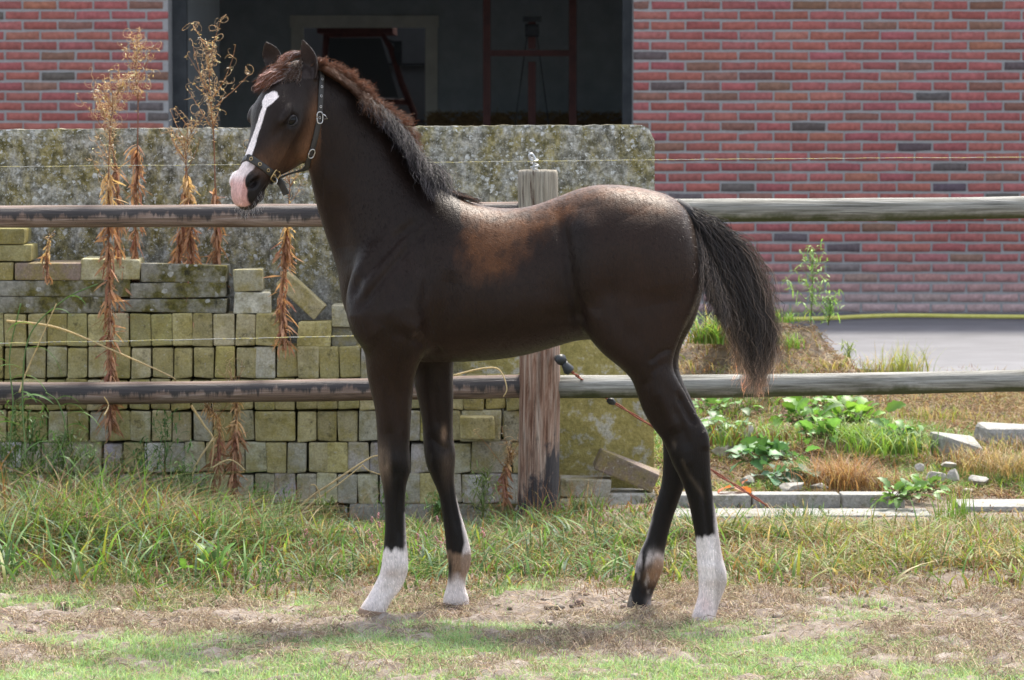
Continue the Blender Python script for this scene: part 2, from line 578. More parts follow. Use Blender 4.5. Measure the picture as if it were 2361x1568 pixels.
def sculpt(me):
    n = len(me.vertices); P = np.zeros(n*3); me.vertices.foreach_get("co", P); P = P.reshape(-1, 3)
    E = np.zeros(len(me.edges)*2, int); me.edges.foreach_get("vertices", E); E = E.reshape(-1, 2)
    q = project(P)
    # how strongly each region may be smoothed
    ishead = (q[:, 0] < 735) & (q[:, 1] < 500)
    leg = np.clip((q[:, 1]-850)/60, 0, 1)
    leg = np.maximum(leg, 0)
    wt = 1 - .93*leg
    wt[ishead] = .10
    neckblend = np.clip(1-np.abs(q[:, 0]-725)/50, 0, 1) * (q[:, 1] < 480) * (q[:, 1] > 200)
    wt = np.maximum(wt, .55*neckblend)
    earm = (q[:, 1] < 172) & (q[:, 0] < 740) & ((q[:, 1] < 150) | (np.abs(q[:, 0]-705) < 25))
    wt[earm] = .03
    P = smooth_np(P, E, wt, 60, .5)
    P = smooth_np(P, E, np.full(n, 1.0), 3, .5, -.52)
    me.vertices.foreach_set("co", P.ravel()); me.update()
    def normals():
        nr = np.zeros(n*3, np.float32); me.vertices.foreach_get("normal", nr); return nr.reshape(-1, 3).astype(float)
    nr = normals(); q = project(P)
    side = np.clip(-nr[:, 1]*1.6, 0, 1)                   # near side only
    H = np.zeros(n)
    def line(pts, wpx, amp, taper=True, msk=None):
        nonlocal H
        d, t = seg_dist(q, pts)
        a = amp*np.exp(-(d/wpx)**2)
        if taper: a = a*np.clip(np.minimum(t, 1-t)*5, .0, 1)
        H += a*side*(1 if msk is None else msk)
    bodym = ((q[:, 0] > 745) | (q[:, 1] > 480)).astype(float)
    # shoulder and neck
    line([(985,490),(920,545),(870,600),(825,650),(800,700)], 15, -.014, msk=bodym)
    line([(950,520),(900,560),(850,625),(815,665)], 30, .009, msk=bodym)
    line([(1010,500),(950,560),(900,620),(850,680),(820,730)], 10, -.008, msk=bodym)
    line([(975,610),(950,680),(930,730)], 30, .005)
    line([(1000,560),(985,640),(975,700),(985,760)], 14, -.0035)
    line([(930,560),(925,640),(900,690)], 12, -.003)
    line([(820,700),(835,760),(870,790)], 32, .009)
    line([(900,760),(950,780),(985,800)], 14, -.006)
    line([(880,700),(935,745),(965,770)], 26, .009)
    line([(975,805),(1030,700),(1040,620)], 24, -.007)
    line([(985,835),(1000,815),(1020,800)], 12, -.005)
    line([(770,440),(785,520),(800,600)], 20, -.006, msk=bodym)
    line([(740,380),(770,420),(800,520),(830,600)], 34, .004, msk=bodym)
    # ribcage and flank
    line([(1080,560),(1110,700),(1180,770)], 70, .006)
    line([(1285,470),(1300,560),(1315,640),(1335,730),(1370,775)], 16, -.014)
    line([(1230,520),(1240,620),(1260,700)], 34, -.004)
    line([(1250,735),(1310,725),(1345,735)], 14, -.004)
    line([(1300,760),(1350,740),(1395,740)], 24, .004)
    # hindquarter
    line([(1345,480),(1360,560),(1365,640),(1360,710)], 32, .010)
    line([(1450,500),(1500,600),(1520,700)], 75, .008)
    line([(1400,640),(1430,740),(1470,800)], 22, -.003)
    line([(1578,500),(1590,580),(1590,660),(1570,740)], 18, .003)
    line([(1553,800),(1520,815),(1495,838)], 7, -.006)
    line([(1540,830),(1500,860),(1480,900)], 10, -.003)
    # gaskin, hock
    line([(1500,880),(1540,950),(1560,1000)], 18, .009)
    line([(1560,900),(1585,950),(1605,985)], 9, -.010)
    line([(1548,930),(1575,990),(1590,1040)], 10, -.004)
    line([(1618,990),(1628,1010),(1628,1040)], 12, .004)
    line([(1545,1030),(1570,1050),(1590,1080)], 16, .003)
    line([(1616,1100),(1627,1180),(1640,1272)], 5.5, -.006)
    line([(1606,1100),(1618,1180),(1626,1270)], 9, .002)
    # fore legs
    line([(905,850),(915,930),(920,1000)], 10, -.003)
    line([(880,870),(893,950),(900,1000)], 14, .004)
    line([(935,900),(935,960),(932,1010)], 9, .003)
    line([(893,1062),(925,1062)], 20, .002)
    line([(990,1060),(1035,1062)], 18, .002)
    line([(1570,1300),(1680,1310)], 10, .002, False)
    line([(890,1098),(935,1092)], 12, -.002)
    line([(920,1105),(916,1180),(920,1258)], 5, -.0055)
    line([(930,1110),(928,1180),(931,1255)], 5, .002)
    line([(930,1300),(937,1312)], 9, .004, False)
    line([(1664,1322),(1672,1338)], 9, .004, False)
    line([(905,1350),(880,1372)], 8, -.002)
    line([(903,1130),(903,1200),(905,1250)], 8, .0015)
    line([(1035,1100),(1042,1160),(1055,1230)], 5, -.003)
    line([(985,1000),(1015,1030),(1040,1040)], 8, -.003)
    line([(1000,880),(1005,950),(1010,990)], 10, -.003)
    P = P + nr*H[:, None]
    # head detail, both sides
    t, u, l = head_coords(P); al = np.abs(l)
    hd = ishead.astype(float)
    def blob(tt, uu, rt, ru, amp, power=2, lmin=.012, rot=0):
        dt, du = t-tt, u-uu
        c, s = math.cos(rot), math.sin(rot)
        a, b = (dt*c+du*s)/rt, (-dt*s+du*c)/ru
        return amp*np.exp(-(a*a+b*b)**(power/2))*hd*(al > lmin)
    Hh = np.zeros(n)
    Hh += blob(.190, -.052, .045, .012, .005, rot=-.12)      # facial crest
    Hh += blob(.240, -.066, .050, .009, .003, rot=-.15)
    Hh += blob(.240, -.098, .050, .020, -.004, rot=-.2)
    Hh += blob(.090, .004, .020, .014, -.002)                # hollow above the eye
    Hh += blob(.205, -.010, .03, .012, -.004)
    Hh += blob(.300, -.020, .035, .016, -.003)
    Hh += blob(.362, -.027, .019, .0105, -.018, 4, rot=.35)   # nostril
    Hh += blob(.338, -.024, .016, .008, .004)
    Hh += blob(.366, -.026, .012, .010, .003)
    Hh += blob(.385, -.066, .035, .0045, -.009, 2, .004, rot=.12)    # mouth line
    Hh += blob(.155, -.022, .021, .0135, -.006, 4)           # eye socket
    P = P + nr*Hh[:, None]
    P = smooth_np(P, E, np.full(n, .8), 2, .5, -.52)
    me.vertices.foreach_set("co", P.ravel()); me.update()
    nr = normals(); q = project(P)
    return P, nr, q, E

C_DARK = np.array((.0066, .0048, .0046)); C_BLK = np.array((.0036, .0035, .0040)); C_BR = np.array((.088, .036, .014))
C_WARM = np.array((.0155, .0082, .0057)); C_WHITE = np.array((.66, .60, .58)); C_TAN = np.array((.20, .13, .085)); C_PINK = np.array((.52, .29, .26))

def coat_colors(P, nr, q):
    n = len(P)
    nz = vnoise(P, 9, 3); nf = vnoise(P, 60, 4); ns = vnoise(P*np.array((1, 1, .3)), 150, 5)
    C = np.tile(C_DARK, (n, 1))
    def mixto(col, m):
        nonlocal C
        m = np.clip(m, 0, 1)[:, None]; C = C*(1-m) + np.asarray(col)*m
    def blob(x, y, rx, ry, rot=0):
        dx, dy = q[:, 0]-x, q[:, 1]-y; c, s = math.cos(rot), math.sin(rot)
        return np.exp(-(((dx*c+dy*s)/rx)**2 + ((-dx*s+dy*c)/ry)**2))
    mixto(C_WARM, .5+.5*nz)
    mixto(C_WARM*1.25, blob(1500, 640, 130, 140)*.7)
    mixto(C_BLK, np.clip((q[:, 1]-960)/120, 0, 1)*(q[:, 1] > 900))
    mixto(C_BLK, blob(1330, 600, 30, 170)*.6)
    # summer-coat patches of warm brown on barrel, loin and croup, plus a painted sunlit topline
    pat = blob(1125, 590, 62, 58)*1.15 + blob(1195, 525, 75, 50)*.62 + blob(1105, 505, 50, 36)*.6 + blob(1285, 485, 48, 34, -.5)*.85
    pat += blob(1420, 440, 150, 17)*.75 + blob(1500, 478, 70, 20)*.5 + blob(1140, 540, 80, 50)*.30
    pat = pat*(1 + .25*nf + .45*ns) + .22*nz*(pat > .15)
    mixto(C_BR, np.clip((pat-.26)*.95, 0, .85))
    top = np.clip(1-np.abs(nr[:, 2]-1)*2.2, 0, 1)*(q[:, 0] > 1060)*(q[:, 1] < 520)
    mixto(C_BR*1.2, top*.6*(1+.5*ns))  # warm sunlit rim put into the colour of upward-facing coat
    t, u, l = head_coords(P); al = np.abs(l); hd = (q[:, 0] < 740) & (q[:, 1] < 485)
    # brown cheek behind and below the eye
    ch = blob(712, 330, 22, 75, .25)*.95 + blob(650, 370, 40, 45)*.5 + blob(730, 265, 14, 45)*.7 + blob(600, 375, 18, 22)*.5
    mixto(np.array((.13, .062, .03)), ch*hd*(1+.2*nf)*.75)
    mixto(C_BLK*1.2, np.exp(-(((t-.155)/.033)**2+((u+.022)/.022)**2))*hd*(al > .03)*.8)
    # muzzle
    mz = np.clip((t-.335)/.03, 0, 1)*hd
    mixto(C_BLK*1.6, mz*.95)
    # blaze: star on the forehead running down to the nose
    tt = np.clip((t-.075)/(.36-.075), 0, 1)
    cl = np.interp(t, [.07, .10, .15, .22, .30, .36], [.018, .018, .009, -.001, -.007, -.010])
    hw = np.interp(t, [.092, .100, .112, .132, .150, .18, .22, .27, .32, .37, .41], [-.01, .010, .025, .022, .0090, .010, .012, .016, .022, .028, .030])
    bl = (hw + .0025*nf - np.abs(l-cl))/.0022
    mixto(C_WHITE*1.15, np.clip(bl, 0, 1)*hd*(t < .45)*(u > -.06)*(t > .055))
    # pink nose
    pk = np.clip((np.interp(t, [.3, .33, .36, .39, .42], [.026, .030, .028, .034, .034])+.003*nf - np.abs(l))/.003, 0, 1)*np.clip((t-.300)/.03, 0, 1)*hd*(u > -.068)
    mixto(C_WHITE*.95, pk*.9*np.clip((.362+.008*nf-t)/.02, 0, 1))
    mixto(C_PINK, pk*.88*np.clip((t-.345-.008*nf)/.03, .25, 1))
    mixto((.20, .12, .11), pk*np.clip(nf*1.6+.5*ns-.55, 0, 1)*.5)
    mixto((.02, .016, .016), np.clip((-.052-u+.004*nf)/.004, 0, 1)*hd*(t > .36)*.9)
    nos = np.exp(-((((t-.362)*.94+(u+.027)*.34)/.018)**2+((-(t-.362)*.34+(u+.027)*.94)/.010)**2)**2)*hd*(al > .015)
    mixto((.004, .003, .003), nos*1.2)
    mixto((.01, .008, .008), np.exp(-((u+.066)/.005)**2)*(t > .355)*hd*.9)
    # eye rim
    er = np.exp(-(((t-.155)/.020)**2+((u+.022)/.0125)**2)**2)*hd*(al > .03)
    mixto((.006, .0055, .006), er*1.3)
    # inside of the ears
    earm = (q[:, 1] < 182) & (q[:, 0] < 735) & (nr[:, 1] < -.35)
    mixto((.035, .026, .024), earm*.8)
    # white socks with ragged tops
    def sock(mask, ytop, col=C_WHITE, soft=10, rag=11):
        mixto(col, np.clip((q[:, 1]-ytop-rag*ns-4*nf)/soft, 0, 1)*mask)
    nearf = (q[:, 0] < 960) & (q[:, 1] > 1180) & (P[:, 1] < .04)
    sock(nearf, 1262)
    mixto(C_WHITE*.8, np.clip((q[:, 1]-1130)/60, 0, 1)*nearf*np.exp(-((q[:, 0]-937)/4.5)**2))
    mixto(C_TAN*1.3, blob(905, 1322, 22, 12)*.5*nearf)
    mixto((.14, .10, .07), np.clip(blob(880, 1075, 15, 42)*1.5*(1+.5*ns), 0, 1)*(q[:, 0] < 905)*.85)
    farf = (q[:, 0] > 965) & (q[:, 0] < 1110) & (q[:, 1] > 1100) & (P[:, 1] > .03)
    fx = np.interp(q[:, 1], [1150, 1200, 1250, 1290], [1050, 1060, 1068, 1060])
    mixto(C_WHITE*.75, np.clip((q[:, 0]-fx)/5, 0, 1)*farf*(q[:, 1] > 1140))
    mixto(C_TAN, np.clip((q[:, 1]-1272-8*ns)/10, 0, 1)*farf*.9)
    sock(farf, 1322, C_WHITE*.85, 25)
    mixto(C_BLK*1.3, blob(1037, 1312, 6, 30)*farf)
    mixto(C_TAN*.9, blob(1023, 1000, 6, 16)*(P[:, 1] > .03)*1.3)
    mixto((.09, .065, .05), blob(1030, 1070, 14, 45)*(P[:, 1] > .03)*.6)
    nearh = (q[:, 0] > 1575) & (q[:, 1] > 1150)
    sock(nearh, 1239, C_WHITE*1.05)
    mixto(C_WHITE*.7, np.clip((q[:, 1]-1120)/90, 0, 1)*nearh*np.clip((q[:, 0]-np.interp(q[:, 1], [1150, 1240], [1640, 1645]))/7, 0, 1))
    mixto(C_PINK*1.1, blob(1625, 1395, 16, 30)*.35*nearh)
    mixto(C_TAN*1.5, blob(1640, 1345, 22, 10)*.35*nearh)
    dirt = np.clip((q[:, 1]-np.interp(q[:, 0], [830, 1100, 1500, 1650], [1385, 1375, 1385, 1425]))/25 + .6*nf, 0, 1)*(q[:, 1] > 1340)
    mixto((.30, .24, .19), dirt*.45)
    mixto((.10, .075, .05), np.exp(-(seg_dist(q, [(1552, 1020), (1575, 1065), (1592, 1100), (1628, 1150)])[0]/5)**2)*.30*np.clip(nf*2+ns*1.5+.4, 0, 1)*(nr[:, 1] < 0))
    farh = (q[:, 0] < 1545) & (q[:, 0] > 1430) & (q[:, 1] > 1180)
    mixto(C_WHITE*.7, np.clip(blob(1497, 1290, 42, 16)*1.6*(1+1.2*ns+.6*nf), 0, 1)*farh*.9)
    mixto((.22, .13, .075), np.clip(blob(1512, 1315, 20, 28, .4)*1.5*(1+.5*ns+.4*nf), 0, 1)*farh*.85)
    mixto((.28, .25, .22), np.clip((ns+.5*nf-.15)*3, 0, 1)*blob(1478, 1360, 45, 50)*farh*.75)
    mixto(C_WHITE*.5, np.exp(-((q[:, 0]-np.interp(q[:, 1], [1200, 1240, 1275, 1305], [1500, 1489, 1473, 1464]))/4)**2)*farh*(q[:, 1] < 1320))
    mixto(C_WHITE*.4, blob(1499, 1392, 10, 16)*farh*.8)
    C *= (1 + .10*ns + .08*nf)[:, None]
    return np.clip(C, .002, .9)

def make_coat_mat():
    m, nt, b = mat_new("foal_coat", .42, .35)
    c = attr(nt); 
    fine = noise_tex(nt, 260, 3, .6, "Object", (1, 1, .28))
    cc = mixc(nt, 1.0, c, ramp(nt, fine, [(.25, (.72, .72, .72)), (.75, (1.28, 1.28, 1.28))]), 'MULTIPLY')
    nt.links.new(cc, b.inputs["Base Color"])
    b.inputs["Roughness"].default_value = .43
    b.inputs["Specular IOR Level"].default_value = .19
    b.inputs["Specular Tint"].default_value = (1, .90, .82, 1)
    b.inputs["Sheen Weight"].default_value = .04
    b.inputs["Sheen Roughness"].default_value = .45
    b.inputs["Sheen Tint"].default_value = (1, .8, .65, 1)
    bump(nt, b, fine, .35, .003)
    return m

def make_hair_mat(name, rough=.42, tl=.35):
    m, nt, b = mat_new(name, rough, .5 if tl > .2 else .19)
    nt.links.new(attr(nt), b.inputs["Base Color"])
    tr = N(nt, "ShaderNodeBsdfTranslucent")
    nt.links.new(mixc(nt, 1.0, attr(nt), (2.0, 1.7, 1.4), 'MULTIPLY'), tr.inputs[0])
    mx = N(nt, "ShaderNodeMixShader"); mx.inputs[0].default_value = tl
    out = nt.nodes["Material Output"]
    nt.links.new(b.outputs[0], mx.inputs[1]); nt.links.new(tr.outputs[0], mx.inputs[2]); nt.links.new(mx.outputs[0], out.inputs[0])
    return m

def build_foal():
    root = thing("foal", "dark brown foal with white blaze and white socks standing before the fence", "foal", tuple(at(1250, 1420, 0)))
    me = build_foal_mesh(); me.name = "body"
    P, nr, q, E = sculpt(me)
    C = coat_colors(P, nr, q)
    me.materials.clear(); coat = make_coat_mat(); me.materials.append(coat)
    me.polygons.foreach_set("use_smooth", np.ones(len(me.polygons), bool))
    a = me.color_attributes.new("col", 'FLOAT_COLOR', 'POINT')
    cc = np.ones((len(P), 4), np.float32); cc[:, :3] = C; a.data.foreach_set("color", cc.ravel())
    # bring the surface to the hidden crest line for hair roots
    body = bpy.data.objects.new("body", me); COL.objects.link(body); keep(body, root)
    polys = [tuple(p.vertices) for p in me.polygons]
    bvh = BVHTree.FromPolygons([tuple(p) for p in P], polys)
    hair = make_hair_mat("foal_hair")
    def hit(px, py):
        d = (at(px, py, 0) - CAM).normalized()
        r = bvh.ray_cast(CAM, d)
        return r[0], r[1]
    # ---- short coat hair all over the body: fuzz that catches the rim light
    g = np.random.default_rng(5)
    nv = len(P); pick = g.choice(nv, 70000, replace=False)
    pp = P[pick]; nn = nr[pick]; qq = q[pick]; cc3 = C[pick]
    t, u, l = head_coords(pp)
    flow = np.tile(np.array((.35, 0, -.9)), (len(pp), 1))
    back = np.clip((qq[:, 0]-1000)/200, 0, 1)*(qq[:, 1] < 850)
    flow[:, 0] += .9*back
    hm = (qq[:, 0] < 735) & (qq[:, 1] < 490)
    flow[hm] = np.array(HF)*.8
    flow -= nn*(flow*nn).sum(1, keepdims=True); flow /= np.linalg.norm(flow, axis=1, keepdims=True)+1e-6
    flow += g.normal(0, .22, flow.shape)
    L = .0085*g.uniform(.6, 1.3, len(pp)); L[hm] *= .55; L[(qq[:, 1] > 900)] *= .8
    earmask = (qq[:, 1] < 180) & hm; L[earmask] *= .7
    patch = cc3[:, 0] > .04
    L[patch & (qq[:, 1] < 700) & ~hm] *= 1.5
    lift = .13*g.uniform(.5, 1.5, len(pp))[:, None]
    tip = pp + flow*L[:, None] + nn*lift*L[:, None]
    mid = pp + flow*L[:, None]*.5 + nn*(lift*1.3)*L[:, None]*.5
    wv = np.cross(flow, nn); wv /= np.linalg.norm(wv, axis=1, keepdims=True)+1e-6
    wd = .00055
    V = np.stack([pp-nn*.0008-wv*wd, pp-nn*.0008+wv*wd, mid+wv*wd*.8, mid-wv*wd*.8, tip], 1).reshape(-1, 3)
    b0 = np.arange(len(pp))*5
    Q = np.concatenate([np.stack([b0, b0+1, b0+2], 1), np.stack([b0, b0+2, b0+3], 1), np.stack([b0+3, b0+2, b0+4], 1)])
    colf = np.repeat((cc3*g.uniform(.95, 1.35, (len(pp), 1))*np.where(patch[:, None], g.uniform(.6, 1.5, (len(pp), 1)), 1))[:, None, :], 5, 1).reshape(-1, 3)
    fz = bulk_mesh("coat_hair", V, Q, make_hair_mat("short_coat_hair", .43, .05), None, True, colf, k=3); keep(fz, root)

    # ---- hooves
    hm_, hnt, hb = mat_new("hoof_horn", .6, .3)
    hb.inputs["Base Color"].default_value = (.20, .13, .085, 1)
    nt_ = hnt; hb_c = mixc(nt_, noise_tex(nt_, 40, 4, .6, "Object", (1, 1, 5)), (.16, .10, .065), (.30, .21, .15)); nt_.links.new(hb_c, hb.inputs["Base Color"])
    for rows, dk in ((near_fore, 0), (far_fore, 0), (near_hind, 0), (far_hind, 1)):
        r = list(rows[-1]); r2 = list(rows[-2])
        V, F = loft([(r2[0]-1, r2[1]-3, r2[2]+1, r2[3]-3, r2[4], r2[5]+.001, 0, .95),
                     (r[0]-3, r[1]+5, r[2]+1, r[3]+3, r[4], r[5]+.003, 0, .95),
                     (r[0]-4, r[1]+11, r[2]+1, r[3]+9, r[4], r[5]+.004, 0, .95)], n=28, per=3)
        o = new_mesh("hoof", V, F, hm_, None, True); keep(o, root)

    # ---- eyes
    em, ent, eb = mat_new("eye_gloss", .13, .22)
    eb.inputs["Base Color"].default_value = (.003, .0025, .0025, 1)
    lm, _, lb = mat_new("eyelid_skin", .5, .4); lb.inputs["Base Color"].default_value = (.018, .0165, .0175, 1)
    for s in (1, -1):
        Nv = (HL*s*.80 + HF*.42 + HU*.42).normalized()
        Xv = (HF*.85 - HL*s*.45); Xv = (Xv - Nv*Xv.dot(Nv)).normalized()
        Yv = Nv.cross(Xv); Yv = Yv if Yv.dot(HU) > 0 else -Yv
        h = bvh.ray_cast(head(.155, -.024, .2*s), (-HL*s).normalized())[0] or head(.155, -.024, .07*s)
        Rr = .0185; c = h - Nv*.0105
        V, F = ellipsoid(c, (Xv*Rr, Yv*Rr, Nv*Rr*.98), 28, 20)
        o = new_mesh("eye", V, F, em, None, True); keep(o, root)
        for up, amp in ((1, .48), (-1, -.42)):
            for lay, (ex, rr) in enumerate(((0, .0026), (.26, .0042), (.50, .0050))):
                mb = MB(); pts = []
                for k in range(15):
                    x = -1+2*k/14
                    d = (Nv*.75 + Xv*(x*(.86+ex*.25)) + Yv*((amp+ex*up)*(1-x*x)**.75 - .06*x)).normalized()
                    pts.append(c + d*Rr*(1.05-.12*lay))
                mb.tube(pts, [rr*(.45+.55*math.sin(math.pi*k/14)) for k in range(15)], 8)
                o = mb.build("eyelid", lm, None, True); keep(o, root)
    return root, body, bvh, P, nr, q, hair, hit

def hair_paths(roots, dirs, lengths, K, grav, wav, g, wfreq=3.0, curl=0.0, bend=None):
    S = len(roots); p = roots.copy(); d = dirs/np.linalg.norm(dirs, axis=1, keepdims=True)
    out = [p.copy()]; ph = g.random((S, 3))*6.28; fr = wfreq*g.uniform(.7, 1.3, (S, 1))
    for k in range(1, K):
        s = k/(K-1)
        d = d + np.array((0, 0, -grav))*(.4+s)/K*4
        if bend is not None: d = d + bend/K
        d = d/np.linalg.norm(d, axis=1, keepdims=True)
        p = p + d*(lengths/(K-1))[:, None]
        o = np.sin(ph + fr*6.28*s)*wav*s
        out.append(p + o)
    return np.stack(out, 1)

def taper(S, K, r, g):
    s = np.linspace(0, 1, K)
    return (r*g.uniform(.7, 1.3, (S, 1)))*(1-.75*s**1.5)[None, :]

def clumpify(paths, g, nclump, strength):
    """pull strands together towards clump leaders at their tips"""
    S, K, _ = paths.shape
    lead = g.choice(S, nclump, replace=False)
    R = paths[:, 0]; Lr = R[lead]
    idx = np.zeros(S, int)
    for i in range(0, S, 500):
        d = ((R[i:i+500, None]-Lr[None])**2).sum(2); idx[i:i+500] = d.argmin(1)
    s = (np.linspace(0, 1, K)**.8)[None, :, None]*strength*g.uniform(.4, 1, (S, 1, 1))
    return paths*(1-s) + paths[lead][idx]*s

def build_hair(root, bvh, P, nr, q, hair, hit):
    g = np.random.default_rng(11)
    # ---- mane
    crest = catmull([(716,154),(746,160),(777,176),(807,198),(839,227),(871,259),(904,300),(931,345),(956,385),(994,417),(1033,441),(1072,459)], 12)
    def crest_y(px): return float(np.interp(px, [700, 748, 783, 820, 858, 893, 925, 1000, 1070], [-.018, -.005, .008, .022, .035, .045, .044, .03, .015]))
    def snap(p):
        r = bvh.find_nearest(p); return r[0], r[1]
    def mane_set(n, lat0, lat1, s0, s1, dirf, lenf, colf, grav, wav, K=9, r=.0007, clump=0, bend=None):
        R = []; D = []; Ls = []; Cc = []
        for i in range(n):
            s = g.uniform(s0, s1); k = s*(len(crest)-1); i0 = int(k); i1 = min(i0+1, len(crest)-1)
            c = crest[i0]*(1-(k-i0)) + crest[i1]*(k-i0)
            tg = crest[min(i0+2, len(crest)-1)] - crest[max(i0-2, 0)]; tg /= np.linalg.norm(tg)
            lat = g.uniform(lat0, lat1)
            p = at(c[0], c[1]+6, crest_y(c[0])-lat)
            sp, sn = snap(p)
            outw = Vector((-tg[1]*-1, 0, 0)); outv = Vector((tg[1], 0, tg[0])).normalized()   # perpendicular to the crest, up and back
            tv = Vector((tg[0], 0, -tg[1])).normalized()
            R.append(np.array(sp - sn*.002)); D.append(np.array(dirf(s, outv, tv, lat))); Ls.append(lenf(s)); Cc.append(colf(s))
        R = np.array(R); D = np.array(D)+g.normal(0, .16, (n, 3)); Ls = np.array(Ls)
        pt = hair_paths(R, D, Ls, K, grav, wav, g, bend=bend)
        if clump: pt = clumpify(pt, g, clump, .72)
        cr = np.array(Cc); cols = np.repeat(cr[:, None, :], K, 1)
        tipb = (np.linspace(0, 1, K)**1.5)[None, :, None]
        cols = cols*(1+.8*tipb*g.uniform(0, 1, (n, 1, 1)))
        return pt, taper(n, K, r, g), cols
    brown = np.array((.135, .064, .034)); blk = np.array((.014, .012, .014)); gry = np.array((.11, .10, .105))
    sets = []
    # upright brown frizz along the top
    sets.append(mane_set(2000, -.012, .016, .0, .66, lambda s, o, t, l: o*1.0 + Vector((.35, -.25-l*20, 0)) + t*.35,
                lambda s: (.026+.024*math.sin(s*9)**2+.024*g.random())*(1.2 if s > .25 else .85), lambda s: brown*g.uniform(.5, 1.5), .10, .0065, clump=200))
    # hair lying along the near side of the crest, brown turning black
    sets.append(mane_set(1700, -.002, .020, .04, .66, lambda s, o, t, l: o*.55 + Vector((.2, -.75, 0)) + t*.55,
                lambda s: .045+.02*g.random(), lambda s: (brown*.8*(1-min(1, s*1.3)) + blk*min(1, s*1.3))*g.uniform(.7, 1.7), .26, .0035, clump=200))
    # black locks falling over the shoulder, highlights painted in as grey strands
    sets.append(mane_set(3200, -.006, .022, .34, .84, lambda s, o, t, l: o*.55 + Vector((.0, -.8, .0)) + t*(-.15),
                lambda s: (.065+.075*max(0, (s-.42))/.4+.045*g.random()), lambda s: (brown*.6 if g.random() > (s-.34)*7 else (gry if g.random() < .35 else blk))*g.uniform(.7, 1.7), .50, .006, K=12, r=.0006, clump=110))
    sets.append(mane_set(1100, -.012, .014, .62, .97, lambda s, o, t, l: o*.35 + Vector((.55, -.3, 0)) + t*.9,
                lambda s: .045+.02*g.random(), lambda s: (blk*1.2 if g.random() < .6 else brown*.7)*g.uniform(.7, 1.5), .12, .003, clump=90))
    K = 12
    def resample(pt, K):
        S, k0, _ = pt.shape; x0 = np.linspace(0, 1, k0); x1 = np.linspace(0, 1, K); i = np.clip((x1*(k0-1)).astype(int), 0, k0-2); f = x1*(k0-1)-i
        return pt[:, i]*(1-f)[None, :, None] + pt[:, i+1]*f[None, :, None]
    pts = np.concatenate([resample(s[0], K) for s in sets]); cols = np.concatenate([resample(s[2], K) for s in sets])
    rad = np.concatenate([resample(s[1][:, :, None], K)[:, :, 0] for s in sets])
    # keep strands outside the neck
    flat = pts.reshape(-1, 3)
    for i in range(len(flat)):
        if i % K < 2: continue
        r = bvh.find_nearest(flat[i], .03)
        if r[0] is not None:
            d = (Vector(flat[i])-r[0]).dot(r[1])
            if d < .004: flat[i] = np.array(r[0]+r[1]*(.004+.004*((i*7919) % 13)/13))
    pts = flat.reshape(pts.shape)
    o = strand_mesh("mane", pts, rad, cols, hair); keep(o, root)
    # ---- forelock
    n = 2300; R = []; D = []
    for i in range(n):
        a = g.uniform(0, 1); p = head(-.040+.080*a, .03, g.uniform(-.030, .034))
        sp, sn = snap(p)
        if sn.dot(HU) < .2 and i: sp, sn = Vector(R[-1]), Vector((0, 0, 1))
        R.append(np.array(sp-sn*.002))
        D.append(np.array(HL*(-.75+g.normal(0, .3)) + HF*(.5+g.normal(0, .15)) + HU*(.65+g.normal(0, .2))))
    R = np.array(R); D = np.array(D); K = 10
    pt = hair_paths(R, D, g.uniform(.04, .088, n), K, .26, .004, g)
    pt = clumpify(pt, g, 110, .6)
    fr = np.where(((np.arange(n) % 5) == 0)[:, None], gry*3.0, brown*1.0)*g.uniform(.5, 1.6, (n, 1))
    cols = np.repeat(fr[:, None, :], K, 1)*(1+np.linspace(0, .9, K)[None, :, None])
    flat = pt.reshape(-1, 3)
    for i in range(len(flat)):
        r = bvh.find_nearest(flat[i], .03)
        if r[0] is not None and i % K > 1:
            d = (Vector(flat[i])-r[0]).dot(r[1])
            if d < .004: flat[i] = np.array(r[0]+r[1]*.005)
    FL = flat.reshape(pt.shape)
    o = strand_mesh("forelock", flat.reshape(pt.shape), taper(n, K, .0007, g), cols, hair); keep(o, root)
    # pale tuft at the foot of the near ear
    n = 1100; R = []; D = []
    for i in range(n):
        sp = hit(g.uniform(638, 696), g.uniform(132, 172))[0]
        if sp is not None and sp.y > .12: sp = None
        if sp is None: sp = Vector(R[-1]) if R else head(0, .02, .03)
        R.append(np.array(sp)); D.append(np.array((-.3+g.normal(0, .25), -.6, -.35+g.normal(0, .25))))
    pt = clumpify(hair_paths(np.array(R), np.array(D), g.uniform(.02, .048, n), 8, .35, .005, g), g, 90, .65)
    cl = np.where(g.random((n, 1)) < .3, np.array((.30, .26, .23)), np.array((.11, .058, .034)))*g.uniform(.5, 1.4, (n, 1))
    o = strand_mesh("ear_tuft", pt, taper(n, 8, .0007, g), np.repeat(cl[:, None, :], 8, 1), hair); keep(o, root)
    # ---- tail: dock and hair
    ty = -.05
    dk, _, db = mat_new("tail_skin", .6, .3); db.inputs["Base Color"].default_value = (.012, .011, .012, 1)
    dockpts = [at(1555,478,ty), at(1580,490,ty), at(1604,515,ty), at(1632,560,ty), at(1655,615,ty), at(1672,670,ty)]
    mb = MB(); dc = catmull([tuple(p) for p in dockpts], 5)
    mb.tube(dc, [.026-.018*i/(len(dc)-1) for i in range(len(dc))], 12)
    o = mb.build("tail_dock", dk, None, True); keep(o, root)
    guide = catmull([(1570,478),(1612,508),(1658,566),(1696,640),(1725,716),(1739,790),(1741,850),(1733,905)], 6)
    gw = lambda s: np.interp(s, [0, .12, .3, .5, .7, .9, 1], [16, 34, 50, 56, 56, 52, 38])    # half width in layout px
    n = 5600; K = 24; paths = np.zeros((n, K, 3)); cols = np.zeros((n, K, 3))
    s_root = g.beta(1.0, 1.5, n)*.40
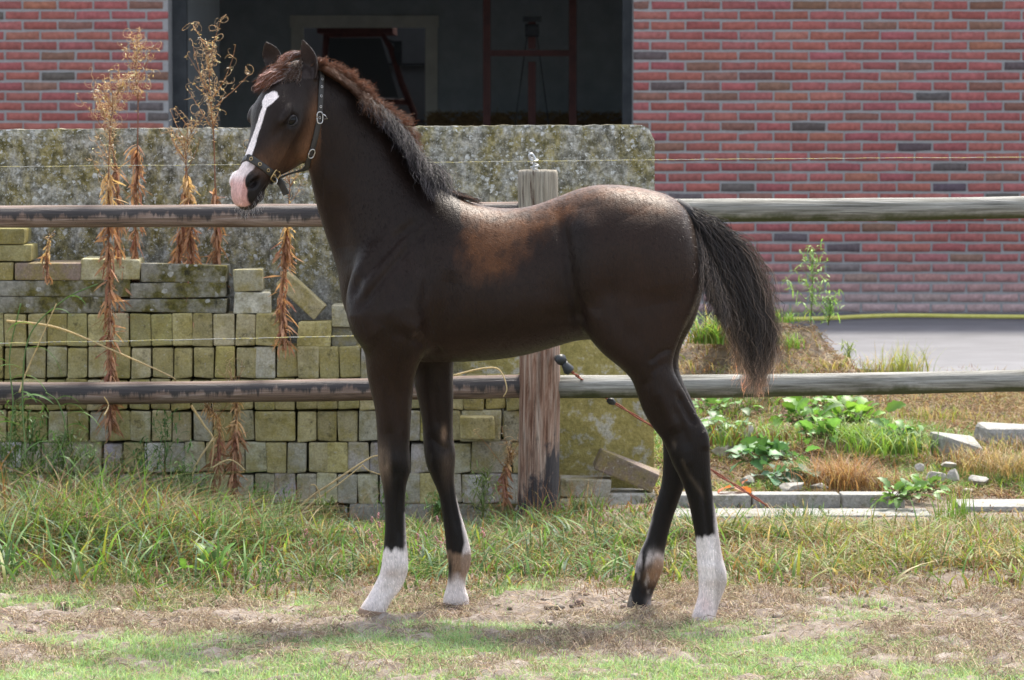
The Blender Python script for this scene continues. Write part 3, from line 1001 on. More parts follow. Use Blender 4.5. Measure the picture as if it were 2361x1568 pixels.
    latv = np.clip(g.normal(0, .52, n), -1.35, 1.35); dep = g.normal(0, .45, n)
    reach = np.where(g.random(n) < .30, g.uniform(.3, .8, n), g.uniform(.68, 1.07, n))
    reach = reach - .10*np.abs(latv)**2
    ph = g.random((n, 4))*6.28
    for k in range(K):
        s = np.clip(s_root + (np.maximum(reach, s_root+.12)-s_root)*k/(K-1), 0, 1)
        over = np.maximum(s_root + (np.maximum(reach, s_root+.12)-s_root)*k/(K-1) - 1, 0)
        gi = s*(len(guide)-1); i0 = np.clip(gi.astype(int), 0, len(guide)-2); f = (gi-i0)[:, None]
        c = guide[i0]*(1-f)+guide[i0+1]*f
        tg = guide[np.minimum(i0+1, len(guide)-1)]-guide[i0]; tg /= np.linalg.norm(tg, axis=1, keepdims=True)
        nrm = np.stack([-tg[:, 1], tg[:, 0]], 1)          # points down-left (inner edge)
        grow = np.clip(k/(K-1)*2.2, .12, 1)
        wob = np.sin(ph[:, 0]*.35+latv*3+s*17)*5.5+np.sin(ph[:, 1]*.5+s*46)*3.6+g.normal(0, 1.3, n)
        lat = latv*gw(s)*grow + wob*grow*1.6
        x = c[:, 0]+nrm[:, 0]*lat; y = c[:, 1]+nrm[:, 1]*lat + over*300
        Y = ty + dep*.045*grow + np.sin(ph[:, 2]+s*25)*.005*grow
        for j in range(n):
            pass
        M = pxm(Y); base = np.array([np.array(at(1600, 700, ty))])
        # exact unprojection, vectorised
        c_, s_ = math.cos(TILT), math.sin(TILT)
        dx = x-1180; dy = F_PX*c_+(784-y)*s_; dz = -F_PX*s_+(784-y)*c_
        tt = (Y-CAM.y)/dy
        paths[:, k] = np.stack([dx*tt, Y, CAM.z+dz*tt], 1)
        fade = np.clip((s-.74)/.26, 0, 1)*.9 + .35*np.clip(np.abs(latv)-.50, 0, 1)*(s > .3) + .30*(latv > .45)*(k/(K-1)) + .14*(ph[:, 3] > 5)
        b = np.array((.032, .027, .026)); f2 = np.array((.36, .275, .205)); 
        fade = np.clip(fade, 0, 1)[:, None]*((k/(K-1))**.7)
        cols[:, k] = b*(1-fade)+f2*fade
    cols *= g.uniform(.5, 2.0, (n, 1, 1))*np.where(g.random((n, 1, 1)) < .12, 2.2, 1)
    pt = clumpify(paths, g, 330, .74)
    o = strand_mesh("tail_hair", pt, taper(n, K, .0008, g), cols, hair); keep(o, root)
    # greyish fluff at the root of the tail against the buttock
    n = 2600; K = 12; R = []; D = []
    dl = len(dc)
    for i in range(n):
        a = g.uniform(.15, .95); p = Vector(dc[int(a*(dl-1))])
        R.append(np.array(p + Vector((-.008, g.uniform(-.02, .01), -.006)))); D.append(np.array((-.12+g.normal(0, .25)+.30*a, -.55+g.normal(0, .25), -.85)))
    R = np.array(R); D = np.array(D)
    pt = clumpify(hair_paths(R, D, g.uniform(.06, .17, n), K, .25, .007, g, 5), g, 210, .6)
    cl = np.where(g.random((n, 1)) < .5, np.array((.26, .215, .18)), np.array((.06, .05, .045)))*g.uniform(.5, 1.5, (n, 1))
    o = strand_mesh("tail_fluff", pt, taper(n, K, .0007, g), np.repeat(cl[:, None, :], K, 1), hair); keep(o, root)
    # whiskers
    n = 110; R = []; D = []
    for i in range(n):
        p = head(g.uniform(.36, .43), g.uniform(-.095, -.06), g.choice([-1, 1])*g.uniform(.0, .04))
        sp, sn = snap(p); R.append(np.array(sp)); D.append(np.array(sn*1.0 + HF*.5 + Vector((0, 0, -.3))))
    pt = hair_paths(np.array(R), np.array(D), g.uniform(.008, .028, n), 6, .25, .002, g)
    o = strand_mesh("whiskers", pt, np.full((n, 6), .00020), np.full((n, 6, 3), .45), hair); keep(o, root)

def strap(mb, bvh, pts, width, th=.0022, off=.0025, per=4, col=(1, 1, 1), normals=None):
    """a flat strap lying on the body surface through 3D points"""
    C = catmull([tuple(p) for p in pts], per); S = []
    for c in C:
        r = bvh.find_nearest(Vector(c)); S.append((r[0]+r[1]*off, r[1]))
    P = [s[0] for s in S]
    for it in range(3):
        P = [P[0]] + [(P[i-1]+P[i]*2+P[i+1])/4 for i in range(1, len(P)-1)] + [P[-1]]
    Nn = [s[1] for s in S]
    for it in range(4):
        Nn = [Nn[0]] + [(Nn[i-1]+Nn[i]+Nn[i+1]).normalized() for i in range(1, len(P)-1)] + [Nn[-1]]
    ribbon(mb, P, Nn, width, th, col)
    return P, Nn

def ribbon(mb, P, Nn, width, th, col=(1, 1, 1)):
    V = []
    for i, p in enumerate(P):
        t = (P[min(i+1, len(P)-1)]-P[max(i-1, 0)]).normalized(); n = (Nn[i]-t*Nn[i].dot(t)).normalized(); w_ = t.cross(n)*width/2
        V += [p-w_-n*th*.6, p+w_-n*th*.6, p+w_+n*th*.3, p+w_*.8+n*th, p-w_*.8+n*th, p-w_+n*th*.3]
    F = []
    for i in range(len(P)-1):
        for k in range(6):
            F.append((i*6+k, i*6+(k+1) % 6, (i+1)*6+(k+1) % 6, (i+1)*6+k))
    F += [tuple(range(6)), tuple((len(P)-1)*6+k for k in reversed(range(6)))]
    mb.add(V, F, col)

def build_halter(bvh, hit):
    root = thing("halter", "black leather halter with brass buckle worn on the head of the foal", "halter", tuple(hit(620, 400)[0]))
    lm, lnt, lb = mat_new("halter_leather", .5, .4)
    c = mixc(lnt, noise_tex(lnt, 90, 5), (.012, .012, .011), (.04, .036, .03)); lnt.links.new(c, lb.inputs["Base Color"])
    bump(lnt, lb, noise_tex(lnt, 400, 3), .3, .001)
    br, _, bb = mat_new("brass", .3, .5); bb.inputs["Base Color"].default_value = (.46, .34, .17, 1); bb.inputs["Metallic"].default_value = .9
    st, _, sb = mat_new("steel_fitting", .3, .5); sb.inputs["Base Color"].default_value = (.55, .54, .52, 1); sb.inputs["Metallic"].default_value = .9
    def mirror(p):
        d = Vector(p)-HO; return HO + HF*d.dot(HF) + HU*d.dot(HU) - HL*d.dot(HL)
    def H(x, y, dflt=None):
        for k in range(40):
            for sg in (1, -1):
                r = hit(x+sg*k*1.5, y+k*.3)[0]
                if r is not None and r.y < .1: return r
        return None
    # noseband: near side from the bridge to the ring below the cheek, then round the far side
    nb = [H(x, y) for x, y in ((572,364),(590,374),(606,385),(625,400),(640,409),(650,413))]
    nb = [p for p in nb if p is not None]
    mb = MB(); near, nn = strap(mb, bvh, nb, .019)
    far = [nb[0]] + [mirror(p) for p in nb[1:]]
    strap(mb, bvh, far, .019)
    # under the jaw
    a = nb[-1]; t_, u_, l_ = [float(v[0]) for v in head_coords(np.array([a]))]
    strap(mb, bvh, [a, head(t_+.004, u_-.022, l_*.6), head(t_+.006, u_-.035, 0), head(t_+.004, u_-.022, -l_*.6), mirror(a)], .017)
    o = mb.build("noseband", lm, None, True); keep(o, root)
    for i in (2, 6, 10, 13):
        if i < len(near):
            p, n = near[i], nn[i]; e = MB(); tt = (near[i+1]-near[i-1]).normalized(); ww = tt.cross(n)
            e.tube([p+n*.003+(tt*math.cos(q_)+ww*math.sin(q_))*.0042 for q_ in np.linspace(0, 2*math.pi, 13)], .0011, 5)
            keep(e.build("eyelet", br, None, True), root)
    # loose end of the noseband
    e0 = H(640, 409) + Vector((0, -.008, 0)); mb = MB()
    e1 = at(648, 424, e0.y-.006); e2 = at(660, 449, e0.y-.004)
    nv = Vector((-.35, -.9, .1)); ribbon(mb, [e0, (e0+e1)/2, e1, (e1+e2)/2, e2], [nv]*5, .018, .0025)
    keep(mb.build("loose_strap_end", lm, None), root)
    # cheek strap
    cs = [H(x, y) for x, y in ((655,412),(672,402),(690,390),(706,374),(716,352),(723,330),(729,305),(734,280),(737,255),(738,230),(739,208),(740,190),(741,176))]
    cs = [p for p in cs if p is not None]
    mb = MB(); P1, N1 = strap(mb, bvh, cs, .0145, off=.004, per=3); 
    keep(mb.build("cheek_strap", lm, None, True), root)
    mb = MB(); far = [mirror(p) for p in cs]; strap(mb, bvh, far, .0145, off=.004, per=3)
    keep(mb.build("cheek_strap", lm, None, True), root)
    mb = MB(); top = cs[-1]; m = mirror(top); poll = at(741, 153, -.005)
    strap(mb, bvh, [top, (top+poll)/2+Vector((.004, -.01, .01)), poll, at(738, 165, .035), m], .014)
    keep(mb.build("crown_strap", lm, None, True), root)
    for k in (22, 25, 28, 31, 34):
        if k < len(P1)-1:
            p, n = P1[k], N1[k]; e = MB(); tt = (P1[k+1]-P1[k-1]).normalized(); ww = tt.cross(n)
            e.tube([p+n*.003+(tt*math.cos(q_)+ww*math.sin(q_))*.003 for q_ in np.linspace(0, 2*math.pi, 11)], .0009, 5)
            keep(e.build("eyelet", st, None, True), root)
    def frame(p, n, up, w_, h_, r, mat, name, round_=.25):
        n = n.normalized(); up = (up-n*up.dot(n)).normalized(); sd = n.cross(up); mb = MB(); pts = []
        for q_ in np.linspace(0, 2*math.pi, 33):
            cx, sy = math.cos(q_), math.sin(q_)
            pts.append(p + sd*math.copysign(abs(cx)**round_, cx)*w_ + up*math.copysign(abs(sy)**round_, sy)*h_)
        mb.tube(pts, r, 6); return keep(mb.build(name, mat, None, True), root)
    i = int(len(near)*.66); tt = (near[i+1]-near[i-1]).normalized()
    bk = frame(near[i]+nn[i]*.006, nn[i], tt, .0145, .0155, .0019, br, "buckle", .35)
    mb = MB(); mb.tube([near[i]+nn[i]*.007-tt*.015, near[i]+nn[i]*.009, near[i]+nn[i]*.006+tt*.014], .0012, 5); keep(mb.build("buckle_pin", br, None, True), root)
    frame(nb[-1]+Vector((.003, -.008, 0)), Vector((-.3, -.9, .2)), Vector((.5, 0, .8)), .011, .011, .0017, st, "ring", 1)
    j = min(range(len(P1)), key=lambda k_: (P1[k_]-H(716, 352)).length)
    frame(P1[j]+N1[j]*.004, N1[j], Vector((.2, 0, 1)), .008, .0125, .0017, st, "ring", .8)
    j = min(range(len(P1)), key=lambda k_: (P1[k_]-H(735, 275)).length)
    frame(P1[j]+N1[j]*.004, N1[j], Vector((.0, 0, 1)), .008, .015, .0017, st, "clip", .7)
    mb = MB(); p = P1[j]+N1[j]*.006; mb.tube([p+Vector((.004, 0, .012)), p+Vector((.014, -.003, .006)), p+Vector((.019, -.004, -.002)), p+Vector((.010, -.003, -.003))], .0016, 6)
    keep(mb.build("clip_lever", st, None, True), root)
    return root
# ------------------------------------------------------------------ materials of the place
def m_simple(name, c1, c2, scale=20, rough=.85, spec=.2, bmp=.3, bd=.01, stretch=None, detail=6):
    m, nt, b = mat_new(name, rough, spec)
    f = noise_tex(nt, scale, detail, .62, "Object", stretch)
    c = ramp(nt, f, [(.32, c1), (.68, c2)])
    nt.links.new(c, b.inputs["Base Color"])
    if bmp: bump(nt, b, f, bmp, bd)
    return m

def m_attr(name, rough=.8, spec=.2, scale=60, lo=.75, hi=1.25, bmp=.3, bd=.004, transl=0, stretch=None):
    m, nt, b = mat_new(name, rough, spec)
    f = noise_tex(nt, scale, 6, .65, "Object", stretch)
    c = mixc(nt, 1.0, attr(nt), ramp(nt, f, [(.28, (lo,)*3), (.72, (hi,)*3)]), 'MULTIPLY')
    nt.links.new(c, b.inputs["Base Color"])
    if bmp: bump(nt, b, f, bmp, bd)
    if transl:
        tr = N(nt, "ShaderNodeBsdfTranslucent"); nt.links.new(mixc(nt, 1.0, c, (1.5, 1.5, .9), 'MULTIPLY'), tr.inputs[0])
        mx = N(nt, "ShaderNodeMixShader"); mx.inputs[0].default_value = transl
        nt.links.new(b.outputs[0], mx.inputs[1]); nt.links.new(tr.outputs[0], mx.inputs[2]); nt.links.new(mx.outputs[0], nt.nodes["Material Output"].inputs[0])
    return m

M_BRICK = m_attr("red_brick", .9, .15, 38, .72, 1.28, .5, .004)
def _mortar():
    m, nt, b = mat_new("mortar", .95, .1)
    f = noise_tex(nt, 60, 5); c = ramp(nt, f, [(.3, (.27, .27, .272)), (.7, (.34, .34, .34))])
    nt.links.new(c, b.inputs["Base Color"]); bump(nt, b, f, .4, .004); return m
M_MORTAR = _mortar()

def m_lichen(name, base1, base2, olive=.5, white=.5, dark=.5, scale=1.0, yellow_low=False, zgrad=None):
    """weathered concrete with olive algae, dark stains and pale lichen rosettes"""
    m, nt, b = mat_new(name, .93, .12)
    geo = nt.nodes.new("ShaderNodeTexCoord").outputs["Object"]
    base = ramp(nt, noise_tex(nt, 45*scale, 8, .7), [(.3, base1), (.7, base2)])
    f1 = noise_tex(nt, 5*scale, 8, .72)
    c = mixc(nt, ramp(nt, f1, [(.62-.3*olive, 0.), (.74-.3*olive, 1.)]), base, ramp(nt, noise_tex(nt, 30*scale, 4), [(.3, (.075, .070, .022)), (.7, (.17, .15, .05))]))
    f2 = noise_tex(nt, 9*scale, 9, .78, dist=.4)
    c = mixc(nt, ramp(nt, f2, [(.66-.3*dark, 0.), (.76-.3*dark, .9)]), c, (.035, .034, .028))
    # lichen rosettes
    vo = N(nt, "ShaderNodeTexVoronoi"); vo.inputs["Scale"].default_value = 34*scale; vo.inputs["Randomness"].default_value = 1
    tcn = N(nt, "ShaderNodeVectorMath", operation='ADD')
    nn = N(nt, "ShaderNodeTexNoise"); nn.inputs["Scale"].default_value = 60*scale; nn.inputs["Detail"].default_value = 4
    sc_ = N(nt, "ShaderNodeVectorMath", operation='SCALE'); sc_.inputs[3].default_value = .022/scale
    nt.links.new(geo, nn.inputs["Vector"]); nt.links.new(nn.outputs["Color"], sc_.inputs[0])
    nt.links.new(geo, tcn.inputs[0]); nt.links.new(sc_.outputs[0], tcn.inputs[1]); nt.links.new(tcn.outputs[0], vo.inputs["Vector"])
    cells = N(nt, "ShaderNodeSeparateColor"); nt.links.new(vo.outputs["Color"], cells.inputs[0])
    rad = N(nt, "ShaderNodeMath", operation='MULTIPLY_ADD'); nt.links.new(cells.outputs[0], rad.inputs[0]); rad.inputs[1].default_value = .62; rad.inputs[2].default_value = -.40+.30*white
    lt = N(nt, "ShaderNodeMath", operation='LESS_THAN'); nt.links.new(vo.outputs["Distance"], lt.inputs[0]); nt.links.new(rad.outputs[0], lt.inputs[1])
    big = ramp(nt, noise_tex(nt, 4*scale, 3), [(.40, .25), (.62, 1.)])
    mm = N(nt, "ShaderNodeMath", operation='MULTIPLY'); nt.links.new(lt.outputs[0], mm.inputs[0]); nt.links.new(big, mm.inputs[1])
    lich = ramp(nt, noise_tex(nt, 90*scale, 4), [(.3, (.26, .27, .25)), (.7, (.50, .50, .47))])
    c = mixc(nt, mm.outputs[0], c, lich)
    f3 = noise_tex(nt, 120*scale, 6, .75)
    c = mixc(nt, 1.0, c, ramp(nt, f3, [(.25, (.6, .6, .6)), (.75, (1.35, 1.35, 1.35))]), 'MULTIPLY')
    nt.links.new(c, b.inputs["Base Color"])
    bump(nt, b, f3, .6, .008)
    return m

M_CONC = m_lichen("lichen_concrete", (.14, .14, .125), (.27, .27, .25), .50, .46, .52)
M_CONC_Y = m_lichen("yellow_lichen_concrete", (.20, .185, .09), (.34, .31, .16), .62, .25, .10)
M_SLAB = m_lichen("grey_slab", (.20, .195, .165), (.36, .35, .30), .48, .42, .40)
M_PAVE = m_attr("old_paver", .92, .12, 70, .62, 1.30, .5, .004)

def make_paver_mat():
    """concrete paver: colour per brick from the object, algae and dirt by noise"""
    m, nt, b = mat_new("mossy_paver", .93, .12)
    tc = nt.nodes.new("ShaderNodeTexCoord"); info = nt.nodes.new("ShaderNodeObjectInfo")
    ad = N(nt, "ShaderNodeVectorMath", operation='ADD'); mul = N(nt, "ShaderNodeVectorMath", operation='SCALE')
    cb = N(nt, "ShaderNodeCombineXYZ"); nt.links.new(info.outputs["Random"], cb.inputs[0]); nt.links.new(info.outputs["Random"], cb.inputs[2])
    nt.links.new(cb.outputs[0], mul.inputs[0]); mul.inputs[3].default_value = 37.
    nt.links.new(tc.outputs["Object"], ad.inputs[0]); nt.links.new(mul.outputs[0], ad.inputs[1])
    def nz(s, d=6, r=.65):
        n = nt.nodes.new("ShaderNodeTexNoise"); n.inputs["Scale"].default_value = s; n.inputs["Detail"].default_value = d; n.inputs["Roughness"].default_value = r
        nt.links.new(ad.outputs[0], n.inputs["Vector"]); return n.outputs["Fac"]
    base = mixc(nt, nz(30), info.outputs["Color"], (.30, .29, .25))
    base = mixc(nt, .55, base, info.outputs["Color"])
    c = mixc(nt, ramp(nt, nz(16, 7, .7), [(.45, 0.), (.62, .65)]), base, (.27, .22, .055))
    c = mixc(nt, ramp(nt, nz(11, 7, .75), [(.45, 0.), (.70, .7)]), c, (.17, .15, .065))
    c = mixc(nt, ramp(nt, nz(26, 8, .75), [(.56, 0.), (.68, .75)]), c, (.06, .055, .035))
    c = mixc(nt, ramp(nt, nz(70, 5, .6), [(.62, 0.), (.68, .6)]), c, (.42, .41, .36))
    c = mixc(nt, 1., c, ramp(nt, nz(150, 4), [(.25, (.68,)*3), (.75, (1.3,)*3)]), 'MULTIPLY')
    nt.links.new(c, b.inputs["Base Color"]); bump(nt, b, nz(110, 6, .7), .55, .004)
    return m
M_PAVER = make_paver_mat()

def make_wood(name, c1, c2, c3, tar=0., green=0.):
    m, nt, b = mat_new(name, .8, .2)
    f = noise_tex(nt, 9, 9, .68, "Object", (.25, 4, 4), 1.2)
    c = ramp(nt, f, [(.30, c1), (.48, c2), (.66, c3)])
    g = noise_tex(nt, 40, 6, .7, "Object", (.10, 6, 6), .3)
    c = mixc(nt, ramp(nt, g, [(.30, .7), (.42, 0.)]), c, tuple(x*.35 for x in c1))
    c = mixc(nt, 1., c, ramp(nt, noise_tex(nt, 60, 7, .75, "Object", (.07, 4, 4), .4), [(.36, (.45,)*3), (.5, (1.,)*3), (.62, (1.25,)*3)]), 'MULTIPLY')
    geo = nt.nodes.new("ShaderNodeNewGeometry"); sp = nt.nodes.new("ShaderNodeSeparateXYZ"); nt.links.new(geo.outputs["Normal"], sp.inputs[0])
    if tar:
        # old creosote that ran from the top face down the front in drips
        t1 = noise_tex(nt, 6, 5, .6, "Object", (1, 1, 1)); t2 = noise_tex(nt, 34, 5, .7, "Object", (1, .3, .05))
        s1 = N(nt, "ShaderNodeMath", operation='MULTIPLY_ADD'); nt.links.new(sp.outputs[2], s1.inputs[0]); s1.inputs[1].default_value = .50; 
        nt.links.new(t1, s1.inputs[2])
        s2 = N(nt, "ShaderNodeMath", operation='MULTIPLY_ADD'); nt.links.new(t2, s2.inputs[0]); s2.inputs[1].default_value = 1.5; nt.links.new(s1.outputs[0], s2.inputs[2])
        up = ramp(nt, sp.outputs[2], [(.72, 1.), (.92, .2)])  # tar thinned on upward faces, painting the rail tops as sunlit
        mp_ = N(nt, "ShaderNodeMapRange"); mp_.inputs[1].default_value = 1.16; mp_.inputs[2].default_value = 1.34; nt.links.new(s2.outputs[0], mp_.inputs[0]); tm = mp_.outputs[0]
        mm = N(nt, "ShaderNodeMath", operation='MULTIPLY'); nt.links.new(tm, mm.inputs[0]); nt.links.new(up, mm.inputs[1])
        c = mixc(nt, mm.outputs[0], c, mixc(nt, .88, c, (.026, .027, .030)))
        rr = ramp(nt, mm.outputs[0], [(0, .8), (1, .42)]); nt.links.new(rr, b.inputs["Roughness"])
    if green:
        gm = N(nt, "ShaderNodeMath", operation='MULTIPLY_ADD'); nt.links.new(sp.outputs[2], gm.inputs[0]); gm.inputs[1].default_value = -.45; nt.links.new(noise_tex(nt, 5, 6, .7, "Object"), gm.inputs[2])
        c = mixc(nt, ramp(nt, gm.outputs[0], [(.62, 0.), (.85, green)]), c, (.045, .055, .018))
    nt.links.new(c, b.inputs["Base Color"]); bump(nt, b, f, .6, .008)
    return m
M_WOOD_L = make_wood("tarred_rail_wood", (.10, .068, .052), (.20, .14, .112), (.34, .27, .235), tar=.75)
M_WOOD_R = make_wood("weathered_rail_wood", (.11, .105, .085), (.22, .215, .19), (.34, .335, .31), green=.9)
M_POST = None
def make_post_mat():
    m, nt, b = mat_new("split_post_wood", .85, .2)
    f = noise_tex(nt, 12, 9, .7, "Object", (4, 4, .28), 1.0)
    c = ramp(nt, f, [(.32, (.085, .035, .022)), (.44, (.23, .135, .095)), (.58, (.36, .27, .215)), (.74, (.43, .37, .32))])
    tc = nt.nodes.new("ShaderNodeTexCoord"); sp = nt.nodes.new("ShaderNodeSeparateXYZ"); nt.links.new(tc.outputs["Object"], sp.inputs[0])
    # bare grey top, tar patch near the foot
    c = mixc(nt, ramp(nt, sp.outputs[2], [(.93, 0.), (1.0, .7)]), c, mixc(nt, f, (.16, .16, .12), (.36, .36, .31)))
    mr = N(nt, "ShaderNodeMath", operation='MULTIPLY_ADD'); nt.links.new(noise_tex(nt, 26, 8, .75, "Object", (1, 1, .35), .4), mr.inputs[0]); mr.inputs[1].default_value = .62; nt.links.new(sp.outputs[2], mr.inputs[2])
    xr = N(nt, "ShaderNodeMath", operation='MULTIPLY_ADD'); nt.links.new(sp.outputs[0], xr.inputs[0]); xr.inputs[1].default_value = -1.3; nt.links.new(mr.outputs[0], xr.inputs[2])
    c = mixc(nt, ramp(nt, xr.outputs[0], [(.42, .93), (.50, 0.)]), c, (.035, .036, .042))
    g = noise_tex(nt, 9, 6, .7, "Object", (4, 4, .22), .9)
    c = mixc(nt, ramp(nt, g, [(.36, .9), (.42, 0.)]), c, (.05, .022, .016))
    c = mixc(nt, 1., c, ramp(nt, noise_tex(nt, 40, 7, .75, "Object", (4, 4, .12), .5), [(.36, (.5,)*3), (.5, (1.,)*3), (.62, (1.25,)*3)]), 'MULTIPLY')
    nt.links.new(c, b.inputs["Base Color"]); bump(nt, b, f, .7, .008); return m
M_POST = make_post_mat()
M_BLADE = m_attr("grass_blades", .55, .35, 30, .85, 1.15, 0, transl=.38)
M_DRY = m_attr("dry_plant", .8, .15, 60, .8, 1.2, 0, transl=.30)
M_LEAF = m_attr("green_leaf", .5, .4, 60, .8, 1.2, 0, transl=.32)
M_STONE = m_simple("grey_stone", (.24, .23, .205), (.45, .43, .39), 28, .9, .15, .6, .01)
M_KERB = m_lichen("kerb_concrete", (.22, .215, .20), (.38, .375, .35), .15, .2, .12)

# ------------------------------------------------------------------ ground
def ground_z(x, y):
    """height of the paddock soil (works on arrays)"""
    x = np.asarray(x, float); y = np.asarray(y, float)
    z = np.zeros(np.broadcast(x, y).shape)
    # hummocky dirt in front
    m = np.clip((2.4-y)/.8, 0, 1)
    z = z + m*(.012*np.sin(3.1*x+1.3*y)*np.sin(2.3*y+.7*x+1) + .008*np.sin(7.7*x+2*y+.5)*np.sin(6.1*y-1.9*x))
    z = z + m*.004*np.sin(19*x+5*y)*np.sin(23*y-7*x)
    # mound of earth behind the fence on the right, and the bank in front of it
    z = z + .40*np.exp(-(((x-1.06)/.47)**2 + ((y-5.9)/.9)**2)**1.15)*(1+.10*np.sin(13*x+7*y)+.07*np.sin(23*x-11*y)+.05*np.sin(31*x+37*y))
    z = z + .06*np.exp(-(((x-1.4)/.9)**2+((y-4.2)/.7)**2))*(1+.3*np.sin(11*x)*np.sin(9*y))
    # the ground drops a little towards the foot of the paver pile
    z = z - .085*np.clip((y-1.7)/.8, 0, 1)*np.clip((.12-x)/.25, 0, 1)*np.clip((6-y)/2, 0, 1)
    z = z + np.where(y > 2.75, 1, 0)*(.012*np.sin(17*x+3*y)*np.sin(9*y-5*x)+.02*np.sin(5*x+1)*np.sin(3.7*y+2*x))*(y < 8)*(np.abs(x) < 3)
    # flat under the hooves
    for px_, py_, Y_ in HOOVES:
        w_ = np.exp(-(((x-px_)/.10)**2 + ((y-Y_)/.09)**2))
        z = z*(1-w_) + py_*w_
    return z
HOOVES = []
for (fx, fy, rx, ry, yc_, *_r) in (near_fore[-1], far_fore[-1], near_hind[-1], far_hind[-1]):
    p = (at(fx, fy+10, yc_) + at(rx, ry+8, yc_))/2
    HOOVES.append((p.x, p.z+.004, yc_))

GREEN_PATCH = lambda x, y: (np.sin(2.3*x+.9*y+.4)*.5+np.sin(5.1*x-3.3*y+2.)*.35+np.sin(9.7*x+4.1*y)*.25)

def build_ground():
    def axis(a, b, n): return np.linspace(a, b, n)
    xs = np.unique(np.concatenate([axis(-30, -2.4, 24), axis(-2.4, 3.2, 330), axis(3.2, 30, 24)]))
    ys = np.unique(np.concatenate([axis(-12, -1.6, 12), axis(-1.6, 2.6, 270), axis(2.6, 9, 150), axis(9, 40, 24)]))
    X, Y = np.meshgrid(xs, ys)
    Z = ground_z(X, Y)
    P = np.stack([X.ravel(), Y.ravel(), Z.ravel()], 1)
    fine = vnoise(P, 95, 9)*.005 + vnoise(P, 40, 15)*.007 + vnoise(P, 22, 12)*.006
    P[:, 2] += np.clip(vnoise(P, 11, 31), 0, 1)**1.3*.022*np.clip((.75-P[:, 1])/.3, 0, 1)*(P[:, 1] > -1.5)*(np.abs(P[:, 0]) < 3.5)*(1-np.max([np.exp(-(((P[:, 0]-h[0])/.12)**2+((P[:, 1]-h[2])/.12)**2)) for h in HOOVES], axis=0))
    dirtm = 1.6*np.clip((1.0-P[:, 1])/.4, 0, 1) + .6*((P[:, 1] > 2.9) & (P[:, 1] < 7))
    P[:, 2] += fine*dirtm*(np.abs(P[:, 0]) < 3.5)
    nx, ny = len(xs), len(ys); idx = np.arange(nx*ny).reshape(ny, nx)
    Q = np.stack([idx[:-1, :-1], idx[:-1, 1:], idx[1:, 1:], idx[1:, :-1]], -1).reshape(-1, 4)
    m, nt, b = mat_new("soil", .95, .1)
    f = noise_tex(nt, 14, 10, .72)
    soil = ramp(nt, f, [(.34, (.13, .10, .082)), (.5, (.26, .215, .18)), (.66, (.40, .35, .305))])
    straw = ramp(nt, noise_tex(nt, 60, 6, .7, "Object", (1, .35, 1), .8), [(.5, 0.), (.62, .55)])
    c = mixc(nt, straw, soil, (.30, .23, .15))
    tcg = nt.nodes.new("ShaderNodeTexCoord"); sg = nt.nodes.new("ShaderNodeSeparateXYZ"); nt.links.new(tcg.outputs["Object"], sg.inputs[0])
    bankm = ramp(nt, sg.outputs[1], [(0., 0.), (1., 1.)]); mr_ = N(nt, "ShaderNodeMapRange"); mr_.inputs[1].default_value = 2.2; mr_.inputs[2].default_value = 3.2; nt.links.new(sg.outputs[1], mr_.inputs[0])
    bk = ramp(nt, noise_tex(nt, 7, 9, .75), [(.32, (.09, .070, .05)), (.5, (.20, .16, .12)), (.62, (.32, .27, .20))])
    c = mixc(nt, mr_.outputs[0], c, mixc(nt, straw, bk, (.30, .20, .11)))
    nt.links.new(c, b.inputs["Base Color"]); bump(nt, b, noise_tex(nt, 50, 8, .75), .8, .02)
    g = bulk_mesh("ground", P, Q, m, None, True); struct(g)
    # concrete yard in front of the barn
    m, nt, b = mat_new("yard_concrete", .75, .25)
    c = ramp(nt, noise_tex(nt, 3, 8, .6), [(.35, (.115, .116, .124)), (.65, (.150, .151, .162))])
    c = mixc(nt, ramp(nt, noise_tex(nt, 1.2, 6, .7, "Object", (.4, 3, 1)), [(.5, 0.), (.7, .5)]), c, (.10, .10, .104))
    nt.links.new(c, b.inputs["Base Color"]); bump(nt, b, noise_tex(nt, 120, 4), .2, .003)
    V = []; F = []
    edge = [(-30, 8.6), (.2, 8.6), (.9, 8.3), (1.6, 8.9), (2.1, 8.4), (2.6, 7.8), (30, 7.5)]
    for x, y in edge: V += [(x, y, .03), (x, 13.72, .03), (x, y, -.05)]
    for i in range(len(edge)-1): F += [(3*i, 3*i+3, 3*i+4, 3*i+1), (3*i+2, 3*i+5, 3*i+3, 3*i)]
    y_ = new_mesh("yard_pavement", V, F, m); struct(y_)

